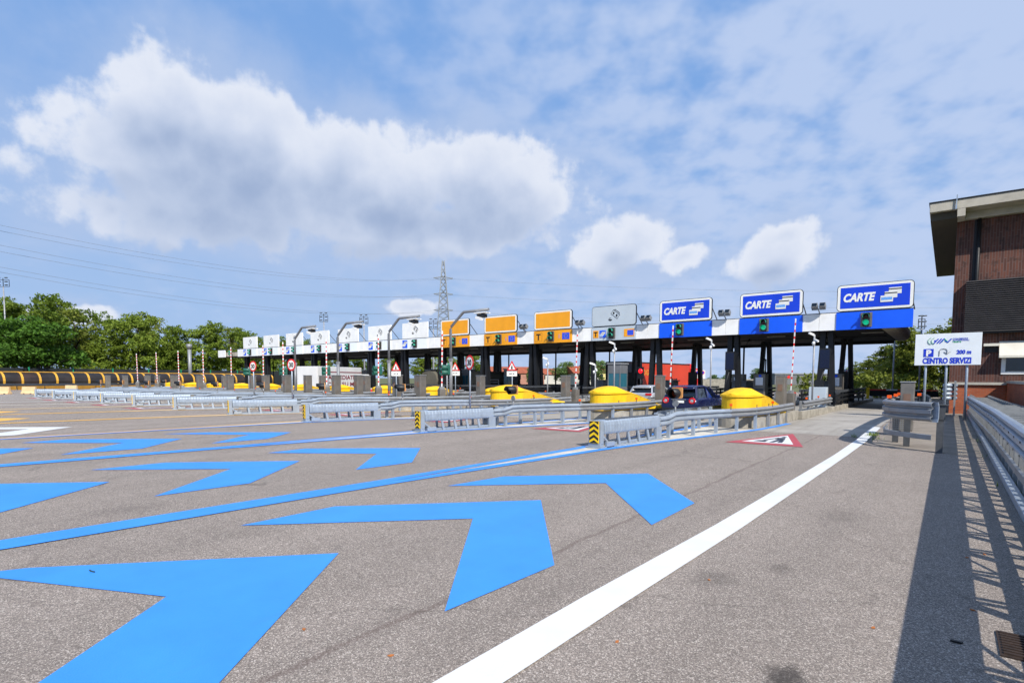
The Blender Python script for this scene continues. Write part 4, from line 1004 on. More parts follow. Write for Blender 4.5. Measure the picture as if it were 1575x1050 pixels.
# stacked rail ends leaning in front of the building base
t = thing('rail_stack', 'pile of short galvanised rail sections standing by the building corner', 'rail stack', (.05, 36.8, 0))
for i in range(4): MB().tube([(-.2, -.3, .95+i*.22), (.28, .3, .95+i*.22)], .1, 10).build('rail_section', galv_new, t)
MB().box(-.2, -.12, -.1, .1, 0, 1.85).box(.2, .28, -.1, .1, 0, 1.85).build('stand', galv_dull, t)

# ------------------------------------------------------------------ vehicles
def make_wheel(parent, x, y, r, w=.2):
    n = 20
    ring = lambda xx, rr: [(xx, y+rr*cos(2*pi*k/n), r+rr*sin(2*pi*k/n)) for k in range(n)]
    wl = MB().loft([ring(x-w/2, r*.6), ring(x-w/2, r*.93), ring(x-w/2+.03, r), ring(x+w/2-.03, r), ring(x+w/2, r*.93), ring(x+w/2, r*.6)], 0, True).build('wheel', tyre_m, parent)
    s = 1 if x > 0 else -1
    MB().loft([ring(x+s*(w/2+.002), r*.6), ring(x+s*(w/2+.012), r*.55), ring(x+s*(w/2-.0), r*.15), ring(x+s*(w/2+.0), r*.02)], 0, False).build('rim', rim_m, wl)
def make_car(label, paint, loc, rz, hw=.89, L=4.25, H=1.6, suv=True):
    t = thing('car', label, 'car', loc, rz)
    def sec(y, hw_, z0, zb, zt, tw):   # body ring: sill to belt
        return [(-hw_*.9, y, z0), (-hw_*.985, y, z0+.12), (-hw_, y, (z0+zb)/2), (-hw_*.97, y, zb-.06), (-hw_*tw, y, zt), (hw_*tw, y, zt), (hw_*.97, y, zb-.06), (hw_, y, (z0+zb)/2), (hw_*.985, y, z0+.12), (hw_*.9, y, z0)]
    st = [(0.0, hw*.9, .42, .9, .95, .8), (.06, hw*.97, .3, .96, 1.0, .84), (.25, hw, .25, 1.0, 1.03, .86), (1.0, hw, .22, .98, 1.03, .88), (2.6, hw, .22, .95, 1.0, .88), (3.1, hw, .23, .93, .98, .86), (3.8, hw*.97, .25, .85, .9, .8), (4.1, hw*.88, .3, .76, .8, .75), (4.25, hw*.7, .42, .66, .7, .6)]
    MB().loft([sec(y*L/4.25, a, b, c, d, e) for y, a, b, c, d, e in st], 0, True, True, True).build('body', paint, t, bevel=.01)
    # greenhouse: glass band with roof on top
    g = [(.22, 1.0, .72, .80), (.5, 1.42, .70, .66), (.8, 1.5, .70, .66), (1.6, 1.52, .71, .67), (2.3, 1.48, .70, .65), (3.05, .98, .74, .82)]
    zt = H
    ringg = []
    for y, ztop, wt, wb in g:
        f = y*L/4.25; top = 1.0 if ztop < 1.1 else ztop*H/1.6
        ringg.append([(-hw*.9, f, .99), (-hw*.88*(1-.0), f, 1.0), (-hw*(wt+.02 if top > 1.1 else .87), f, max(1.0, top-.06)), (-hw*(wt-.06 if top > 1.1 else .85), f, max(1.005, top)), (hw*(wt-.06 if top > 1.1 else .85), f, max(1.005, top)), (hw*(wt+.02 if top > 1.1 else .87), f, max(1.0, top-.06)), (hw*.88, f, 1.0), (hw*.9, f, .99)])
    MB().loft(ringg, 0, True, True, True).build('windows', dark_glass, t)
    rr = []
    for y, ztop, w in ((.36, 1.50, .66), (.5, 1.555, .7), (.9, 1.6, .72), (1.6, 1.6, .73), (2.2, 1.54, .70), (2.42, 1.46, .66)):
        f = y*L/4.25; z = ztop*H/1.6; rr.append([(-hw*w, f, z-.09), (-hw*(w-.06), f, z-.015), (-hw*.3, f, z), (hw*.3, f, z), (hw*(w-.06), f, z-.015), (hw*w, f, z-.09)])
    MB().loft(rr, 0, True, True, True).build('roof', paint, t)
    for sx in (-1, 1):
        for (p_, q_, a_, b_) in (((sx*hw*.84, .24*L/4.25, 1.0), (sx*hw*.69, .5*L/4.25, 1.5*H/1.6), .09, .1), ((sx*hw*.86, 1.55, 1.0), (sx*hw*.72, 1.6, 1.5*H/1.6), .06, .08), ((sx*hw*.86, 3.0*L/4.25, .99), (sx*hw*.69, 2.36*L/4.25, 1.46*H/1.6), .06, .07)): MB().bar(p_, q_, a_, b_).build('pillar', paint, t)
#        mb.bar((sx*hw*.84, .24*L/4.25, 1.0), (sx*hw*.69, .5*L/4.25, 1.5*H/1.6), .09, .1); mb.bar((sx*hw*.86, 1.55, 1.0), (sx*hw*.72, 1.6, 1.5*H/1.6), .06, .08); mb.bar((sx*hw*.86, 3.0*L/4.25, .99), (sx*hw*.69, 2.36*L/4.25, 1.46*H/1.6), .06, .07)
        MB().box(sx*hw*1.0-.02 if sx > 0 else sx*hw*1.0-.2, sx*hw+.2 if sx > 0 else sx*hw+.02, 2.55, 2.7, .98, 1.14).build('mirror', paint, t, bevel=.04)
        for y in (.82, 3.42): make_wheel(t, sx*(hw-.1), y*L/4.25, .34)
    return t
cb_ = make_car('dark blue small suv entering the lane beside a yellow impact cap', car_blue, (-9.75, 24.9, 0), 0.0)
for sx in (-1, 1):
    mb = MB(); n = 18; ringt = lambda r, y: [(sx*.62+r*cos(2*pi*k/n), y, .9+r*.95*sin(2*pi*k/n)) for k in range(n)]
    tl = mb.loft([ringt(.155, .06), ringt(.15, -.02), ringt(.12, -.035), ringt(.085, -.02), ringt(.08, .03)], 0, False).build('tail_light', tail_red, cb_)
    MB().loft([ringt(.08, -.005), ringt(.04, -.02), ringt(.005, -.022)], 0, False).build('reversing_lens', car_silver, tl)
MB().box(-.26, .26, -.03, -.012, .80, .91).build('licence_plate', sign_white, cb_)
MB().box(-.34, .34, -.04, .0, .94, .975).build('chrome_strip', rim_m, cb_)
MB().box(-.82, .82, -.06, .12, .3, .58).build('bumper', black_plastic, cb_, bevel=.05)
MB().box(-.25, .25, .30, .38, 1.505, 1.53).build('brake_light', tail_red, cb_)
MB().box(-.6, .6, .16, .26, 1.07, 1.1).build('rear_window_trim', black_plastic, cb_)
cs_ = make_car('silver estate car waiting at a red light left of the red trailer', car_silver, (-15.2, 32.3, 0), 0., .88, 4.5, 1.5)
for sx in (-1, 1): MB().box(sx*.62-.2, sx*.62+.2, -.03, .05, .86, 1.0).build('tail_light', tail_red, cs_, bevel=.02)
MB().box(-.26, .26, -.03, -.0, .62, .73).build('licence_plate', sign_white, cs_); MB().box(-.8, .8, -.06, .1, .35, .55).build('bumper', car_silver, cs_, bevel=.05)
# small red stop lamp in front of the silver car
t = thing('stop_lamp', 'small round red stop lamp lit above the silver car', 'traffic signal', (-17.55, 37.5, .3)); MB().tube([(0, 0, 0), (0, 0, 2.1)], .05, 8).build('pole', black_steel, t); MB().box(-.2, .2, -.05, .1, 1.6, 2.45).build('housing', black_plastic, t)
MB().loft([[(r*cos(2*pi*k/14), y, 2.15+r*sin(2*pi*k/14)) for k in range(14)] for r, y in ((.17, -.05), (.15, -.1), (.01, -.13))], 0, False).build('lens', lens_red, t)
# red articulated trailer beyond the booths
t = thing('lorry', 'orange-red curtain-sided articulated lorry beyond the canopy columns', 'lorry', (-27.4, 52.5, 0), -.1)
MB().box(-1.25, 1.25, .1, 14.2, 1.1, 3.55).build('trailer_body', truck_red, t, bevel=.04); MB().box(-1.27, 1.27, .08, 14.25, 3.555, 3.68).build('roof_trim', black_steel, t)
MB().box(-1.24, 1.24, 0, .098, 1.1, 3.55).build('rear_door', truck_dark, t); MB().box(-1.1, 1.1, .2, 14, .75, 1.095).build('chassis', black_steel, t)
d = MB().box(1.252, 1.26, .15, 2.3, 1.15, 3.5).build('blue_panel', truck_dark, t); MB().prism([(0, 0), (.9, 0), (.45, .9), (.36, .72), (.62, .2), (.28, .2)], (1.262, .8, 2.3), (0, 1, 0), (0, 0, 1), (.006, 0, 0)).build('emblem', grey_sign, d)
text('LOG', .8, gold, t, (1.262, 2.9, 2.3), (0, 1, 0), (0, 0, 1), 'lettering', 'LEFT', 0, .03); text('TRANS', .5, black_steel, t, (1.262, 9.5, 1.6), (0, 1, 0), (0, 0, 1), 'lettering', 'LEFT', 0, .03)
for y in (1.6, 2.9, 4.2, 12.0, 15.6):
    for sx in (-1, 1): make_wheel(t, sx*1.05, y, .5, .32)
MB().box(-1.2, 1.2, 14.6, 16.6, .6, 3.2).add([(-1.1, 14.6, 3.2), (1.1, 14.6, 3.2), (1.1, 16.2, 3.2), (-1.1, 16.2, 3.2), (-1.05, 14.7, 3.75), (1.05, 14.7, 3.75), (1.05, 15.4, 3.7), (-1.05, 15.4, 3.7)], [(4, 5, 6, 7), (0, 1, 5, 4), (1, 2, 6, 5), (2, 3, 7, 6), (3, 0, 4, 7)]).build('cab', red_paint, t, bevel=.08)
MB().box(1.202, 1.21, 15.5, 16.4, 1.9, 2.7).build('cab_window', dark_glass, t)
# white box van with maroon lettering
def on_ray(px, D):
    r = ray(px, YH); s = D/hypot(r[0], r[1]); return (r[0]*s, r[1]*s)
p0 = on_ray(488, 58); p1 = on_ray(556, 64.5)
ang = atan2(p1[1]-p0[1], p1[0]-p0[0]); LL = hypot(p1[0]-p0[0], p1[1]-p0[1])
t = thing('box_lorry', 'white box lorry with maroon lettering and red stripe seen behind the islands', 'lorry', (p0[0], p0[1], 0), ang)
MB().box(0, LL, 0, 2.4, .8, 3.02).build('box_body', truck_white, t, bevel=.04); MB().box(.1, LL-.1, .15, 2.25, .5, .795).build('chassis', black_steel, t)
MB().box(1.6, LL-.05, -.012, -.001, 2.42, 2.52).build('stripe', maroon, t)
text('AMMEDIATELE', .62, maroon, t, (1.7, -.015, 1.72), (1, 0, 0), (0, 0, 1), 'lettering', 'LEFT', 0, .012, .006, LL-2.1); text('CASE SU MI', .6, maroon, t, (1.5, -.015, 1.02), (1, 0, 0), (0, 0, 1), 'lettering', 'LEFT', 0, .012, .006, LL-2.9)
hp = [(.26*16*sin(a)**3/16, .26*(13*cos(a)-5*cos(2*a)-2*cos(3*a)-cos(4*a))/16) for a in [2*pi*i/24 for i in range(24)]]
MB().prism(hp, (LL-.7, -.016, 1.3), (1, 0, 0), (0, 0, 1), (0, .006, 0)).build('heart', maroon, t)
def cw(parent, x, y, r):
    n = 16; w = MB().loft([[(x+rr*cos(2*pi*k/n), yy, r+rr*sin(2*pi*k/n)) for k in range(n)] for rr, yy in ((r*.6, y-.14), (r, y-.12), (r, y+.12), (r*.6, y+.14))], 0, True).build('wheel', tyre_m, parent)
for x in (1.4, LL-1.6):
    for y in (.2, 2.2): cw(t, x, y, .42)
MB().box(LL+.05, LL+1.9, .1, 2.3, .5, 2.3).build('cab', truck_white, t, bevel=.15); MB().box(LL+.5, LL+1.3, .085, .098, 1.4, 2.0).build('cab_window', dark_glass, t)
# two olive canvas-topped trucks
def tarp(px0, px1, D, lab):
    a, b = on_ray(px0, D), on_ray(px1, D+3.5); an = atan2(b[1]-a[1], b[0]-a[0]); L = hypot(b[0]-a[0], b[1]-a[1])
    t = thing('canvas_truck', lab, 'truck', (a[0], a[1], 0), an, 'canvas-topped trucks beyond the booths')
    prof = [(0, 1.3), (-.02, 1.8), (.12, 2.25), (.5, 2.52), (1.2, 2.62), (1.9, 2.52), (2.28, 2.25), (2.4, 1.8), (2.4, 1.3)]
    MB().loft([[(x, y, z) for y, z in prof] for x in [L*i/8 for i in range(9)]], 0, True).build('canvas_hood', canvas, t)
    MB().box(0, L, 0, 2.4, .85, 1.29).build('bed', canvas, t, bevel=.02); MB().box(.2, L, .3, 2.1, .5, .845).build('chassis', black_steel, t)
    MB().box(L*.1, L*.42, -.04, -.028, 1.7, 1.78).box(L*.1, L*.42, -.04, -.028, 1.45, 1.52).box(L*.4, L*.42, -.04, -.028, 1.2, 1.78).build('rack', pvc_white, t)
    for x in (.8, L-.9):
        for y in (.15, 2.25): cw(t, x, y, .48)
tarp(671, 719, 58, 'olive canvas-topped truck left of the 30 speed limit sign'); tarp(741, 800, 57, 'olive canvas-topped truck right of the 30 speed limit sign')
# red plastic blocks
red_block = M('red_plastic', 'd0281c', .5, 0, .06, 2.)
for i, (px, D) in enumerate(((578, 48), (600, 50))):
    p = on_ray(px, D); t = thing('plastic_barrier', f'red plastic road barrier with white top edge, {["left one behind a barrier arm", "right one beside the bent pole"][i]}', 'road barrier', (p[0], p[1], 0), YAW)
    MB().add([(-1, -.25, 0), (1, -.25, 0), (1, .25, 0), (-1, .25, 0), (-.9, -.12, .95), (.9, -.12, .95), (.9, .12, .95), (-.9, .12, .95)], [(3, 2, 1, 0), (4, 5, 6, 7), (0, 1, 5, 4), (1, 2, 6, 5), (2, 3, 7, 6), (3, 0, 4, 7)]).build('block', red_block, t, bevel=.04)
    MB().box(-.95, .95, -.1, .1, .955, 1.03).build('top_edge', white_paint, t)

# ------------------------------------------------------------------ left side: ribbed noise barrier, rails, blocks
A0 = np.array([-113.0, 8.0]); A1 = np.array([-121.0, 66.0]); dA = (A1-A0); LA = float(np.linalg.norm(dA)); dA = dA/LA
angA = atan2(dA[1], dA[0])
t = thing('noise_barrier', 'long dark curved noise barrier with yellow ribs along the left road edge', 'noise barrier', (A0[0], A0[1], 0), angA)
prof = [(-.0, .25), (-.35, .7), (-.42, 1.2), (-.3, 1.75), (.05, 2.2), (.55, 2.5), (1.1, 2.6)]
prof2 = [(a, b) for a, b in prof]+[(a+.08, b-.06) for a, b in reversed(prof)]
MB().loft([[(x, a, b) for a, b in prof2] for x in (0, LA)], 0, True, True, False).build('panels', barrier_dark, t)
n = int(LA/2.25)
for i in range(n+1):
    x = i*LA/n; pr = [(a-.1, b+.03) for a, b in prof]+[(a+.0, b-.02) for a, b in reversed(prof)]
    MB().loft([[(xx, a, b) for a, b in pr] for xx in (x-.14, x+.14)], 0, True, True, False).box(x-.3, x-.2, -.02, .06, 0, .3).box(x+.2, x+.3, -.02, .06, 0, .3).build('rib', barrier_yellow, t)
MB().box(0, LA, 1.05, 1.2, 2.61, 2.72).build('top_rail', barrier_yellow, t); MB().box(0, LA, -.2, -.1, .3, .36).build('low_rail', barrier_yellow, t)
t = thing('mesh_fence', 'dark mesh fence with green posts above the yellow ribbed barrier', 'fence', (A0[0]-5, A0[1], 0), angA)
MB().box(0, LA+14, 0, .06, 0, 3.35).build('netting', mesh_dark, t)
for i in range(12): MB().box(3+i*6.2, 3.18+i*6.2, -.1, -.005, 0, 3.5).build('post', post_green, t)
t = thing('side_rail', 'dark steel three-wave rail in front of the ribbed noise barrier', 'guardrail', (-104.5, 2, 0))
pth = [(0, 0, .38), (-1.2, 15, .38), (-3, 32, .38), (-6, 58, .38)]
mb = MB(); sweep(mb, pth, W3, 1); mb.build('beam', dark_rail, t)
for i in range(14): MB().box(-.2-i*.42, -.08-i*.42, i*4, i*4+.12, 0, .92).build('post', dark_rail, t)
def make_jersey():
    t = thing('jersey_block', '', 'road block'); L = 1.55
    pr = [(-.28, 0), (-.28, .12), (-.14, .3), (-.09, .8), (.09, .8), (.14, .3), (.28, .12), (.28, 0)]
    MB().loft([[(x, a, b) for a, b in pr] for x in (-L/2, L/2)], 0, True, True, False).build('body', jersey_m, t, bevel=.015)
    MB().box(-.5, -.3, -.285, -.27, 0, .08).box(.3, .5, -.285, -.27, 0, .08).build('foot_slot', black_plastic, t); return t
je0 = make_jersey()
for i, (x, y, rz, lab) in enumerate(((-81.0, 13.5, .6, 'beige plastic road block at the left picture edge'), (-80.0, 15.5, .6, 'beige plastic road block between the other two at far left'), (-90.5, 21.8, .6, 'beige plastic road block left of the leftmost crash cushions'))):
    if i == 0: je0.location = (x, y, 0); je0.rotation_euler = (0, 0, rz); tag(je0, lab, group='beige plastic road blocks')
    else: clone(je0, (x, y, 0), rz, lab, 'beige plastic road blocks')
mb = MB()
for i in range(8): mb.box(i*3.1, i*3.1+2.9, -.2, .2, .1, .62)
t = mb.build('yellow_blocks', M('ochre_block', '9a7022', .6, 0, .15, 2.), loc=(-99.0, 12.0, 0), rot=(0, 0, radians(98))); tag(t, 'row of ochre yellow low blocks under the dark steel rail', 'road block')

# masts, chimney, pylon
def mast(x, y, h, lab, wide=1.6):
    t = thing('floodlight_mast', lab, 'floodlight mast', (x, y, 0), YAW, 'floodlight masts')
    MB().tube([(0, 0, 0), (0, 0, h*.5), (0, 0, h-1.6)], [.16, .13, .09], 10).build('pole', steel_pole, t)
    MB().bar((-wide/2, 0, h-1.6), (wide/2, 0, h-1.6), .07).bar((-wide/2, 0, h-.4), (wide/2, 0, h-.4), .07).bar((-wide/2, 0, h-1.6), (-wide/2, 0, h-.4), .06).bar((wide/2, 0, h-1.6), (wide/2, 0, h-.4), .06).bar((0, 0, h-1.7), (0, 0, h-.1), .08).build('frame', black_steel, t)
    for z in (h-1.35, h-.75, h-.05):
        for sx in (-1, 1):
            MB().bar((sx*wide*.3-.2, -.12, z), (sx*wide*.3+.2, -.12, z+.03), .3, .14).build('lamp_head', dark_rail, t)
mast(*on_ray(12, 137), 19.7, 'tall floodlight mast at the left picture edge in front of trees', 2.2); mast(-91.2, 60, 13.8, 'distant floodlight mast above the white signs', 1.5); mast(-66.5, 64, 11.5, 'distant floodlight mast left of the lattice pylon', 1.3)
mast(-82.0, 62, 13.0, 'distant floodlight mast behind the bent camera posts', 1.5); mast(-2.9, 86, 9.8, 'distant floodlight mast above the direction board', .8)
t = thing('vent_stack', 'thick grey steel vent stack with wide cap before the trees', 'chimney', (-119.6, 48.1, 0)); MB().tube([(0, 0, 0), (0, 0, 7.6)], .34, 14).build('shaft', galv_dull, t); MB().tube([(0, 0, 7.6), (0, 0, 8.5)], .5, 14).build('cap', galv_dull, t)
def pylon(x, y, H, lab, rz):
    t = thing('lattice_pylon', lab, 'pylon', (x, y, 0), rz)
    m = M('pylon_steel', '787d82', .6, .3) if 'pylon_steel' not in bpy.data.materials else bpy.data.materials['pylon_steel']
    w = lambda z: 3.2*(1-z/H)**.9+.35 if z < H*.72 else (3.2*(.28)**.9+.35)*(1-(z-H*.72)/(H*.28))*.75+.35
    mb = MB(); zs = [H*i/18 for i in range(19)]
    for i in range(18):
        a, b = w(zs[i]), w(zs[i+1])
        C0 = [(-a, -a), (a, -a), (a, a), (-a, a)]; C1 = [(-b, -b), (b, -b), (b, b), (-b, b)]
        for q in range(4):
            q2 = (q+1) % 4
            mb.bar((*C0[q], zs[i]), (*C1[q], zs[i+1]), .3); mb.bar((*C0[q], zs[i]), (*C1[q2], zs[i+1]), .17); mb.bar((*C0[q2], zs[i]), (*C1[q], zs[i+1]), .17)
    mb.build('lattice', m, t)
    for z in (H*.87, H*.74, H*.61):
        MB().bar((-3.6, 0, z-.5), (0, 0, z), .3, .3).bar((3.6, 0, z-.5), (0, 0, z), .3, .3).bar((-3.6, 0, z-.5), (0, 0, z-1.3), .16).bar((3.6, 0, z-.5), (0, 0, z-1.3), .16).build('cross_arm', m, t)
    return t
PX, PY, PH = -150.4, 150., 45.6
pylon(PX, PY, PH, 'lattice power pylon with three cross arms behind the canopy', YAW+.15)
# power lines from the pylon to the far left
t = thing('power_lines', 'thin power lines sagging from the pylon to the upper left', 'power line', (PX, PY, 0))
wire_m = M('cable', '858c96', .6, .2)
for py0, z1 in ((342, .87), (352, .87), (375, .74), (386.5, .74), (412, .61), (421, .61)):
    r = ray(-260, py0-46); D = 128.; s = D/hypot(r[0], r[1]); a = Vector((r[0]*s, r[1]*s, EYE+r[2]*s)); b = Vector((PX, PY, PH*z1-.6))
    off = Vector((cos(YAW+.15), sin(YAW+.15), 0))*(3.5 if py0 in (342, 375, 412) else -3.5); b = b+off
    pts = [a.lerp(b, i/24)-Vector((0, 0, 5.0*4*(i/24)*(1-i/24)))-Vector((PX, PY, 0)) for i in range(25)]
    MB().tube(pts, .028, 5).build('wire', wire_m, t)
for z1 in (.87, .74, .61):
    for sx in (3.5, -3.5):
        off = Vector((cos(YAW+.15), sin(YAW+.15), 0))*sx
        b = Vector((0, 0, PH*z1-.6))+off; a = b+Vector((230, 170, -2)); pts = [b.lerp(a, i/24)-Vector((0, 0, 4.0*4*(i/24)*(1-i/24))) for i in range(25)]
        MB().tube(pts, .02, 5).build('wire', wire_m, t)

# no-parking signs and slim poles beyond the rightmost lane
t = thing('prohibition_sign', 'grey board with two round red-rimmed prohibition signs beyond the rightmost lane', 'road sign', (-7.9, 62, 0), .2)
MB().bar((-.3, 0, 0), (-.3, 0, 2.9), .06).build('post', galv, t); MB().bar((.38, 0, 0), (.38, 0, 4.6), .06).build('post', galv, t); bb = MB().box(-.56, .56, -.08, -.05, 1.98, 2.86).build('board', grey_sign, t)
for sx, mt in ((-1, eu_blue), (1, sign_white)):
    q = MB().prism(circ(.2, 24, sx*.28, 2.6), (0, -.09, 0), U, Vv, (0, .008, 0)).build('ring', red_paint, bb); MB().prism(circ(.13, 24, sx*.28, 2.6), (0, -.098, 0), U, Vv, (0, .007, 0)).build('field', mt, q)
t = thing('prohibition_sign', 'white board with round prohibition signs among distant trees left of the black display', 'road sign', (-22.6, 64, 0), .2)
MB().bar((0, 0, 0), (0, 0, 2.4), .08).build('posts', galv, t); bb = MB().box(-.6, .6, -.08, -.05, 1.95, 2.9).build('board', white_panel, t)
for sx in (-1, 1): q = MB().prism(circ(.21, 24, sx*.3, 2.62), (0, -.09, 0), U, Vv, (0, .008, 0)).build('ring', red_paint, bb); MB().prism(circ(.14, 24, sx*.3, 2.62), (0, -.098, 0), U, Vv, (0, .007, 0)).build('field', eu_blue, q)
for x, y, h, lab in ((-3.9, 60, 5.8, 'tall slim grey pole left of the right-hand trees'), (-2.0, 60, 6.2, 'tall slim grey pole in front of the right-hand trees')):
    o = MB().tube([(0, 0, 0), (0, 0, h)], .06, 8).build('slim_pole', steel_pole, loc=(x, y, 0)); tag(o, lab, 'pole')
# low rail and dark gear at the far right lane
t = thing('exit_rail', 'galvanised guardrail curving away beyond the rightmost lane', 'guardrail', (-.9, 46, 0)); mb = MB(); sweep(mb, [(.2, -8, .5), (0, 0, .5), (-.6, 10, .5), (-2.4, 22, .5)], W2, -1); mb.build('rail', galv_dull, t)
for i in range(6): MB().box(.1-i*.2, .2-i*.2, -7+i*4, -6.9+i*4, 0, .8).build('post', galv_dull, t)

# distant houses beyond the booths
def house(px, D, w, h, wall, lab):
    p = on_ray(px, D); t = thing('house', lab, 'house', (p[0], p[1], 0), YAW+.3)
    MB().box(-w/2, w/2, -4, 4, 0, h).build('wall', wall, t)
    MB().add([(-w/2-.4, -4.4, h), (w/2+.4, -4.4, h), (w/2+.4, 4.4, h), (-w/2-.4, 4.4, h), (-w/2-.4, 0, h+2), (w/2+.4, 0, h+2)], [(0, 1, 5, 4), (2, 3, 4, 5), (0, 4, 3), (1, 2, 5), (3, 2, 1, 0)]).build('roof', roof_tile, t)
    for x in (-w*.3, 0, w*.3): MB().box(x-.5, x+.5, -4.05, -4.0, h*.5, h*.5+1.3).build('window', dark_glass, t)
house(792, 170, 16, 3.4, house_red, 'low terracotta house seen between canopy columns left of centre'); house(830, 190, 14, 3.2, house_white, 'pale house with red roof seen under the yellow signs'); house(865, 200, 14, 3.4, house_red, 'terracotta house right of the prohibition sign'); house(915, 160, 9, 3.6, house_yel, 'yellow house beside the grey toll booth'); house(893, 150, 7, 3.2, house_white, 'small white gabled house between columns')
t = thing('hall', 'long grey low hall seen far beyond the right-hand barrier arm', 'building', (*on_ray(1236, 230), 0), YAW+.1); MB().box(-16, 16, -8, 8, 0, 3.6).build('wall', booth_grey, t); MB().box(-16.3, 16.3, -8.3, 8.3, 3.605, 4.0).build('roof', galv_dull, t); MB().box(-12, -10.5, -8.06, -8.0, 2.2, 3.2).build('panel', red_paint, t)
t = thing('concrete_wall', 'long grey wall along the road far behind the dark blue car', 'wall', (*on_ray(1110, 120), 0), YAW-.12); MB().box(-9, 9, 0, .3, 0, 1.9).build('panels', concrete, t)

# ------------------------------------------------------------------ trees
def crown_mesh(name, blobs, nl, leaf, seed, mat):
    rg = np.random.default_rng(seed)
    vol = np.array([b[3]*b[4]*b[5] for b in blobs])**.75; vol /= vol.sum()
    cl = []
    ncl = nl//26
    for bi, cnt in enumerate(np.round(vol*ncl).astype(int)):
        b = blobs[bi]
        d = rg.normal(size=(cnt, 3)); d /= np.linalg.norm(d, axis=1)[:, None]; rad = rg.uniform(.45, 1.05, size=(cnt, 1))**.6
        cl.append(np.array(b[:3])+d*rad*np.array(b[3:6]))
    cl = np.concatenate(cl); k = 26
    n = len(cl)*k
    pos = np.repeat(cl, k, 0)+rg.normal(size=(n, 3))*np.array([.42, .42, .26])*leaf*2.4
    a = rg.normal(size=(n, 3)); a /= np.linalg.norm(a, axis=1)[:, None]
    up = rg.normal(size=(n, 3))+np.array([0, 0, .6]); bb = np.cross(a, up); bb /= np.linalg.norm(bb, axis=1)[:, None]
    sz = leaf*rg.uniform(.5, 1.1, size=(n, 1))
    v = np.stack([pos-a*sz*.9, pos+bb*sz*.45, pos+a*sz*.9, pos-bb*sz*.45], 1).reshape(-1, 3)
    me = bpy.data.meshes.new(name); me.vertices.add(4*n); me.vertices.foreach_set('co', v.ravel())
    me.loops.add(4*n); me.loops.foreach_set('vertex_index', np.arange(4*n)); me.polygons.add(n); me.polygons.foreach_set('loop_start', np.arange(0, 4*n, 4)); me.polygons.foreach_set('loop_total', np.full(n, 4))
    me.update(calc_edges=True); me.materials.append(mat); return me
def trunk_mesh(h, blobs, r0):
    mb = MB(); mb.tube([(0, 0, -.2), (.1, 0, h*.25), (-.1, .1, h*.5), (0, 0, h*.8)], [r0, r0*.8, r0*.55, r0*.15], 9)
    for b in blobs:
        z0 = min(h*.5, max(h*.2, b[2]-b[5]*1.2-1)); mb.tube([(0, 0, z0), (b[0]*.5, b[1]*.5, (z0+b[2])/2+.3), (b[0], b[1], b[2])], [r0*.4, r0*.25, r0*.08], 6)
    return mb
def make_tree(seed, h, wd, mat, style='broad', nl=6500, leaf=.34):
    rg = random.Random(seed); bl = []
    if style == 'broad':
        for i in range(15):
            z = h*rg.uniform(.28, .9); fr = 1-abs((z/h-.55)/.5)**2*.7; a = rg.uniform(0, 2*pi); rr = wd*.5*fr*rg.uniform(.25, .8)
            s = wd*rg.uniform(.13, .22); bl.append((rr*cos(a), rr*sin(a), z, s*1.15, s*1.15, s*.8))
        bl.append((0, 0, h*.88, wd*.16, wd*.16, h*.1)); bl.append((0, 0, h*.5, wd*.3, wd*.3, h*.25))
    elif style == 'pine':
        for i in range(14):
            z = h*rg.uniform(.35, .95); a = rg.uniform(0, 2*pi); rr = wd*.5*rg.uniform(.1, .8)*(1.1-.5*z/h); s = wd*rg.uniform(.14, .2); bl.append((rr*cos(a), rr*sin(a), z, s*1.3, s*1.3, s*.55))
    elif style == 'poplar':
        for i in range(12):
            z = h*(.15+.8*i/11); fr = sin(pi*min(1, (i+1.5)/13))**.7; a = rg.uniform(0, 2*pi); rr = wd*.18*fr; s = wd*.28*fr+.2; bl.append((rr*cos(a), rr*sin(a), z, s, s, s*1.2))
    t = thing('tree', '', 'tree')
    tk = trunk_mesh(h, bl[:8], h*.018+.08).build('trunk', bark, t)
    o = bpy.data.objects.new('crown', crown_mesh('crown', bl, nl, leaf, seed, mat)); COL.objects.link(o); o.parent = t
    t.hide_render = False
    return t, h
PR = {}
for nm, args in dict(a=(11, 16, 12, leaf_mid, 'broad', 9000, .36), b=(12, 16, 11, leaf_mid, 'broad', 9000, .36), c=(13, 16, 13, leaf_olive, 'broad', 7500, .36), d=(14, 11, 12, leaf_pine, 'pine', 9000, .3), e=(15, 14, 6, leaf_olive, 'broad', 6500, .3), f=(16, 14, 7, leaf_olive, 'broad', 6500, .3), g=(17, 13, 11, leaf_far, 'broad', 6000, .45), h=(18, 16, 5, leaf_far, 'poplar', 4000, .4)).items():
    PR[nm] = make_tree(*args)
used = set()
def plant(pn, px, D, py_top, label, group=None, wscale=1., rot=None):
    proto, h = PR[pn]; p = on_ray(px, D); yc = -p[0]*sin(YAW)+p[1]*cos(YAW)
    r = ray(px, py_top); ztop = EYE+r[2]*D/hypot(r[0], r[1]); s = ztop/(h*.98); rz = random.uniform(0, 6.28) if rot is None else rot
    if pn not in used:
        used.add(pn); proto.location = (p[0], p[1], 0); proto.rotation_euler = (0, 0, rz); tag(proto, label, group=group); o = proto
    else: o = clone(proto, (p[0], p[1], 0), rz, label, group)
    o.scale = (s*wscale, s*wscale, s); return o
GW = 'broadleaf trees behind the ribbed noise barrier'
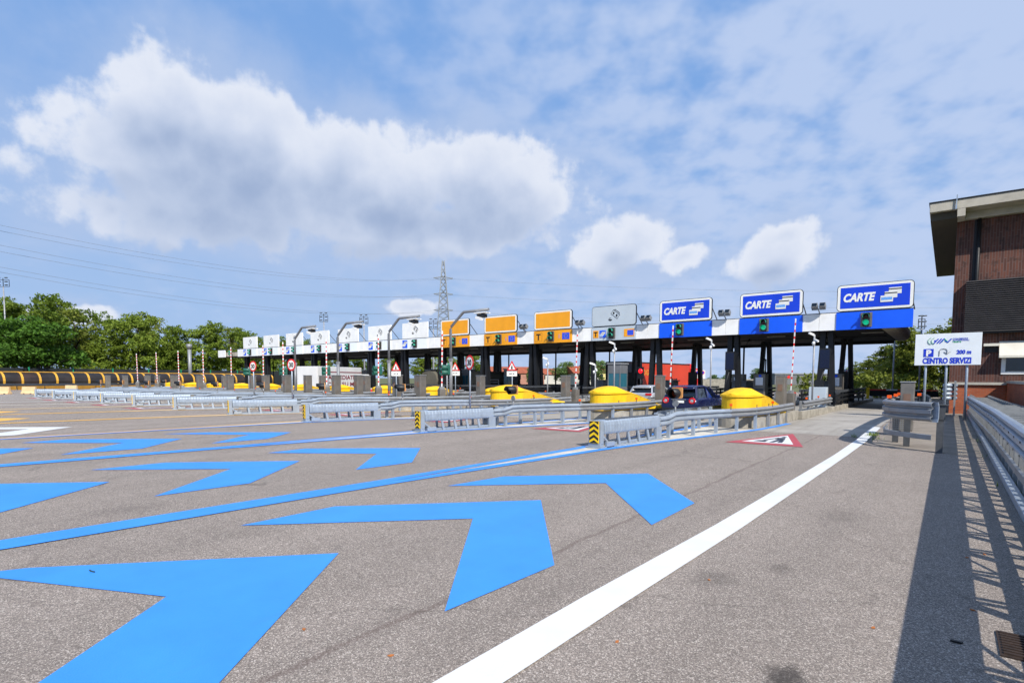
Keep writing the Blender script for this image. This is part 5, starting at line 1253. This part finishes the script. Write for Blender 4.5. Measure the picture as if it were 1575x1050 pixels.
row = [('a', -55, 128, 470), ('b', 2, 133, 464), ('a', 40, 130, 470), ('b', 74, 124, 457), ('c', 118, 132, 482), ('a', 132, 140, 478), ('b', 176, 130, 494), ('a', 214, 128, 486), ('c', 238, 140, 489), ('b', 266, 132, 504), ('a', 297, 134, 507), ('b', 335, 136, 499), ('c', 355, 146, 506), ('a', 378, 138, 510), ('b', 404, 150, 521), ('a', 436, 152, 523), ('b', 470, 156, 524), ('c', 505, 165, 530)]
for i, (pn, px, D, pt) in enumerate(row):
    plant(pn, px, D+16, pt, f'green broadleaf tree in the row behind the ribbed barrier, {["leftmost", "second", "third", "fourth and highest", "fifth", "sixth", "seventh", "eighth", "ninth", "tenth", "eleventh", "twelfth", "thirteenth", "fourteenth", "fifteenth", "sixteenth", "seventeenth", "rightmost"][i]}'+('' if i in (0, 17) else ' from the left'), GW)
for i, (px, D, pt) in enumerate(((58, 118, 495), (10, 120, 492))):
    plant('d', px, D+7, pt, ['dark green pine in front of the wood beside the floodlight mast', 'dark green pine at the left picture edge'][i], 'dark pines before the wood', 1.15)
for i, (px, D, pt) in enumerate(((545, 150, 540), (600, 155, 540), (650, 150, 538), (690, 140, 541), (728, 150, 545))):
    plant('b' if i % 2 else 'a', px, D, pt, f'green tree seen under the canopy behind the booths, {["leftmost", "second from the left", "middle one", "second from the right", "rightmost"][i]} of five', 'trees seen under the canopy', 1.3)
far = [('g', 765, 180, 563, 'grey-green distant tree behind the right canvas truck'), ('g', 790, 190, 566, 'grey-green distant tree behind the triangle sign'), ('h', 812, 160, 565, 'narrow distant tree between canopy columns left of the amber lamp'), ('g', 868, 150, 556, 'distant tree with pale crown under the grey sign, left one'), ('g', 915, 140, 554, 'distant tree with pale crown under the grey sign, right one'), ('g', 940, 165, 560, 'distant tree beside the grey toll booth'), ('g', 1097, 160, 574, 'low rounded distant tree behind the dark blue car, left one'), ('g', 1118, 150, 573, 'low rounded distant tree behind the dark blue car, right one'), ('g', 1168, 130, 564, 'rounded distant tree behind the payment machines'), ('h', 1227, 200, 573, 'narrow distant poplar right of the barrier arm'), ('g', 1205, 190, 578, 'small distant tree left of the poplar'), ('g', 1258, 170, 576, 'small distant tree right of the poplar'), ('g', 1290, 150, 572, 'small distant tree beside the rightmost black columns')]
for pn, px, D, pt, lab in far: plant(pn, px, D, pt, lab, None, 1.25 if pn == 'g' else 1.)
GRT = 'tall olive-green trees by the brick building'
rt = [('f', 1312, 92, 553), ('e', 1330, 88, 550), ('f', 1348, 84, 540), ('e', 1366, 76, 527), ('f', 1383, 72, 510), ('e', 1398, 70, 498), ('f', 1416, 72, 512), ('e', 1430, 74, 502), ('f', 1452, 68, 487), ('e', 1468, 64, 515)]
for i, (pn, px, D, pt) in enumerate(rt):
    plant(pn, px, D, pt, f'olive-green leafy tree in the right-hand row, {["leftmost and lowest", "second", "third", "fourth", "fifth", "sixth", "seventh", "eighth", "tall pointed ninth", "rightmost, behind the building corner"][i]}'+(' from the left' if 0 < i < 9 else ''), GRT, 1.25)
# hedge under the right trees
mb = MB(); me = crown_mesh('hedge', [(x, 0, 1.2, 1.4, 1.2, 1.3) for x in range(-8, 9, 2)], 9000, .22, 77, leaf_olive)
o = bpy.data.objects.new('hedge', me); COL.objects.link(o); p = on_ray(1395, 68); o.location = (p[0], p[1], 0); o.rotation_euler = (0, 0, YAW-.5); tag(o, 'dark leafy hedge under the right-hand trees', 'hedge')
# undergrowth along the foot of the wood (one unbroken mass)
me = crown_mesh('undergrowth', [(x, random.uniform(-2, 2), random.uniform(1.5, 4), 3.4, 2.5, random.uniform(2, 3.6)) for x in range(-70, 71, 3)], 26000, .42, 78, leaf_mid)
o = bpy.data.objects.new('undergrowth', me); COL.objects.link(o); p = on_ray(200, 144); o.location = (p[0], p[1], 0); o.rotation_euler = (0, 0, angA); tag(o, kind='stuff')

# ------------------------------------------------------------------ light and sky
SUN = Vector((.95, -.62, 1.0)).normalized()
sl = bpy.data.lights.new('sun', 'SUN'); sl.energy = 4.2; sl.angle = radians(.55); sl.color = (1., .95, .87)
so = bpy.data.objects.new('sun', sl); COL.objects.link(so); so.rotation_euler = SUN.to_track_quat('Z', 'Y').to_euler(); so.location = (20, -20, 40)
el = math.asin(SUN.z); az = atan2(SUN.x, SUN.y)
world = bpy.data.worlds.new('World'); S.world = world; world.use_nodes = True
nt = NT(world.node_tree); bg = world.node_tree.nodes['Background']
sky = nt.new('ShaderNodeTexSky', sky_type='NISHITA'); sky.sun_disc = False; sky.sun_elevation = el; sky.sun_rotation = az; sky.air_density = 1.3; sky.dust_density = 1.2; sky.ozone_density = 1.0
D = nt.new('ShaderNodeTexCoord').outputs['Generated']
fw = (-sin(YAW), cos(YAW), 0); rt_ = (cos(YAW), sin(YAW), 0)
c_ = nt.vmath('DOT_PRODUCT', D, fw, 1); s_ = nt.vmath('DOT_PRODUCT', D, rt_, 1)
AZ = nt.math('ARCTAN2', s_, c_); sep = nt.new('ShaderNodeSeparateXYZ'); nt.l.new(D, sep.inputs[0]); EL = nt.math('ARCSINE', sep.outputs[2])
def azel(px, py):
    r = Vector(ray(px, py)).normalized(); x = r.dot(Vector(rt_)); y = r.dot(Vector(fw)); return atan2(x, y), math.asin(r.z)
comb = nt.new('ShaderNodeCombineXYZ'); nt.put(comb.inputs[0], AZ); nt.put(comb.inputs[1], EL); P2 = comb.outputs[0]
# cumulus: soft blobs fixed in the sky plus fractal noise
BL = [(280, 210, 140, 100), (262, 158, 82, 66), (355, 175, 92, 80), (400, 215, 62, 82), (222, 225, 74, 68), (390, 290, 240, 100), (540, 250, 105, 66), (610, 285, 150, 75), (720, 285, 150, 78), (810, 285, 85, 65), (300, 345, 190, 48), (600, 345, 260, 55), (170, 325, 52, 38), (935, 392, 75, 42), (985, 372, 52, 44), (1050, 395, 40, 22), (1203, 390, 64, 44), (1205, 358, 44, 26), (100, 488, 70, 16), (640, 478, 40, 12)]
def n2d(g, vec, sc, det, rough, out=0):
    n = g.new('ShaderNodeTexNoise', noise_dimensions='2D'); g.put(n.inputs['Vector'], vec); n.inputs['Scale'].default_value = sc; n.inputs['Detail'].default_value = det; n.inputs['Roughness'].default_value = rough
    return n.outputs[out]
def make_group(name, fine):
    grp = bpy.data.node_groups.new(name, 'ShaderNodeTree')
    grp.interface.new_socket('P', in_out='INPUT', socket_type='NodeSocketVector'); grp.interface.new_socket('Density', in_out='OUTPUT', socket_type='NodeSocketFloat'); grp.interface.new_socket('Body', in_out='OUTPUT', socket_type='NodeSocketFloat')
    gt = NT(grp); gi = gt.new('NodeGroupInput'); go = gt.new('NodeGroupOutput'); acc = None; P = gi.outputs[0]
    wn = n2d(gt, P, 9., 4 if fine else 2, .6, 1)
    PW = gt.vmath('ADD', P, gt.vmath('MULTIPLY', gt.vmath('SUBTRACT', wn, (.5, .5, .5)), (.055, .045, 0)))
    for bx_, by_, rx_, ry_ in BL:
        a, e = azel(bx_, by_); a2, _ = azel(bx_+rx_, by_); _, e2 = azel(bx_, by_-ry_)
        d = gt.vmath('MULTIPLY', gt.vmath('SUBTRACT', PW, (a, e, 0)), (1/abs(a2-a), 1/abs(e2-e), 0))
        v = gt.math('SUBTRACT', 1.15, gt.vmath('LENGTH', d, None, 1))
        acc = v if acc is None else gt.math('SMOOTH_MAX', acc, v, .22)
    tot = gt.math('ADD', acc, gt.math('MULTIPLY', gt.math('SUBTRACT', n2d(gt, P, 7.5, 8 if fine else 3, .62), .5), .85))
    if fine:
        for sc, amp in ((9., .55), (21., .42)):
            vv = gt.new('ShaderNodeTexVoronoi', voronoi_dimensions='2D', feature='F1'); vv.inputs['Scale'].default_value = sc
            gt.put(vv.inputs['Vector'], gt.vmath('ADD', P, gt.vmath('MULTIPLY', gt.vmath('SUBTRACT', n2d(gt, P, sc*1.4, 3, .6, 1), (.5, .5, .5)), (.6/sc, .6/sc, 0))))
            tot = gt.math('ADD', tot, gt.math('MULTIPLY', gt.math('SUBTRACT', .42, vv.outputs['Distance']), amp))
        tot = gt.math('ADD', tot, gt.math('MULTIPLY', gt.math('SUBTRACT', n2d(gt, P, 26., 6, .6), .5), .6))
    gt.l.new(tot, go.inputs[0]); gt.l.new(acc, go.inputs[1]); return grp
G_FINE, G_SOFT = make_group('cloud_density', True), make_group('cloud_mass', False)
def cloud(p, g):
    n = nt.new('ShaderNodeGroup'); n.node_tree = g; nt.put(n.inputs[0], p); return n
c0 = cloud(P2, G_FINE); c1 = cloud(nt.vmath('ADD', P2, (.02, .06, 0)), G_SOFT); c2 = c1
alpha = nt.step(c0.outputs[0], -.04, .40)
shade = nt.math('ADD', nt.math('MULTIPLY', nt.step(c1.outputs[0], -.15, 1.05), .66), nt.math('MULTIPLY', nt.step(c0.outputs[0], .1, 1.5), .34))
ccol = nt.ramp(shade, [(0, (5.9, 6.2, 6.9, 1)), (.35, (4.7, 5.2, 6.3, 1)), (.7, (3.5, 4.15, 5.5, 1)), (1, (2.5, 3.2, 4.7, 1))])
# high broken cloud: noise on a flat layer
den = nt.math('ADD', sep.outputs[2], .3)
q = nt.new('ShaderNodeCombineXYZ'); nt.put(q.inputs[0], nt.math('DIVIDE', s_, den)); nt.put(q.inputs[1], nt.math('DIVIDE', c_, den))
h1 = n2d(nt, q.outputs[0], 2.0, 6, .6); h2 = n2d(nt, q.outputs[0], 10., 3, .5)
hd = nt.math('ADD', nt.math('MULTIPLY', h1, .42), nt.math('MULTIPLY', h2, .62))
cov = nt.step(AZ, -.45, .35)
thr = nt.math('SUBTRACT', .62, nt.math('MULTIPLY', cov, .22))
hal = nt.math('MULTIPLY', nt.step(nt.math('SUBTRACT', hd, thr), -.16, .2), nt.math('ADD', .35, nt.math('MULTIPLY', cov, .5)))
veil = nt.math('MULTIPLY', nt.math('SUBTRACT', 1, nt.step(EL, .0, .45)), .72)
base = nt.mix(1., sky.outputs[0], (1.0, 1.0, 1.0, 1), 'MULTIPLY')
base = nt.mix(.85, base, (1.5, 2.95, 5.9, 1))
base = nt.mix(veil, base, (3.1, 4.2, 6.1, 1))
base = nt.mix(hal, base, (3.9, 4.7, 6.4, 1))
lown = n2d(nt, P2, 4.2, 6, .6)
soft = nt.math('MULTIPLY', nt.step(nt.math('ADD', c0.outputs[1], nt.math('MULTIPLY', nt.math('SUBTRACT', lown, .5), 2.2)), -1.3, .5), .75)
base = nt.mix(soft, base, (3.3, 4.15, 5.9, 1))
final = nt.mix(nt.math('MULTIPLY', alpha, .93), base, ccol)
nt.l.new(final, bg.inputs[0]); bg.inputs[1].default_value = .1

S.view_settings.view_transform = 'Standard'; S.view_settings.look = 'None'; S.view_settings.exposure = 0.46; S.view_settings.gamma = 1.0
S.view_settings.use_curve_mapping = False
S.cycles.use_denoising = True
world.cycles.sampling_method = 'MANUAL'; world.cycles.sample_map_resolution = 512
S.cycles.use_adaptive_sampling = True; S.cycles.adaptive_threshold = .025
S.cycles.max_bounces = 4; S.cycles.diffuse_bounces = 3; S.cycles.glossy_bounces = 2; S.cycles.transmission_bounces = 2; S.cycles.caustics_reflective = False; S.cycles.caustics_refractive = False
S.cycles.max_bounces = 4; S.cycles.transparent_max_bounces = 8
for p in list(PR):
    if p not in used: print('unused', p)
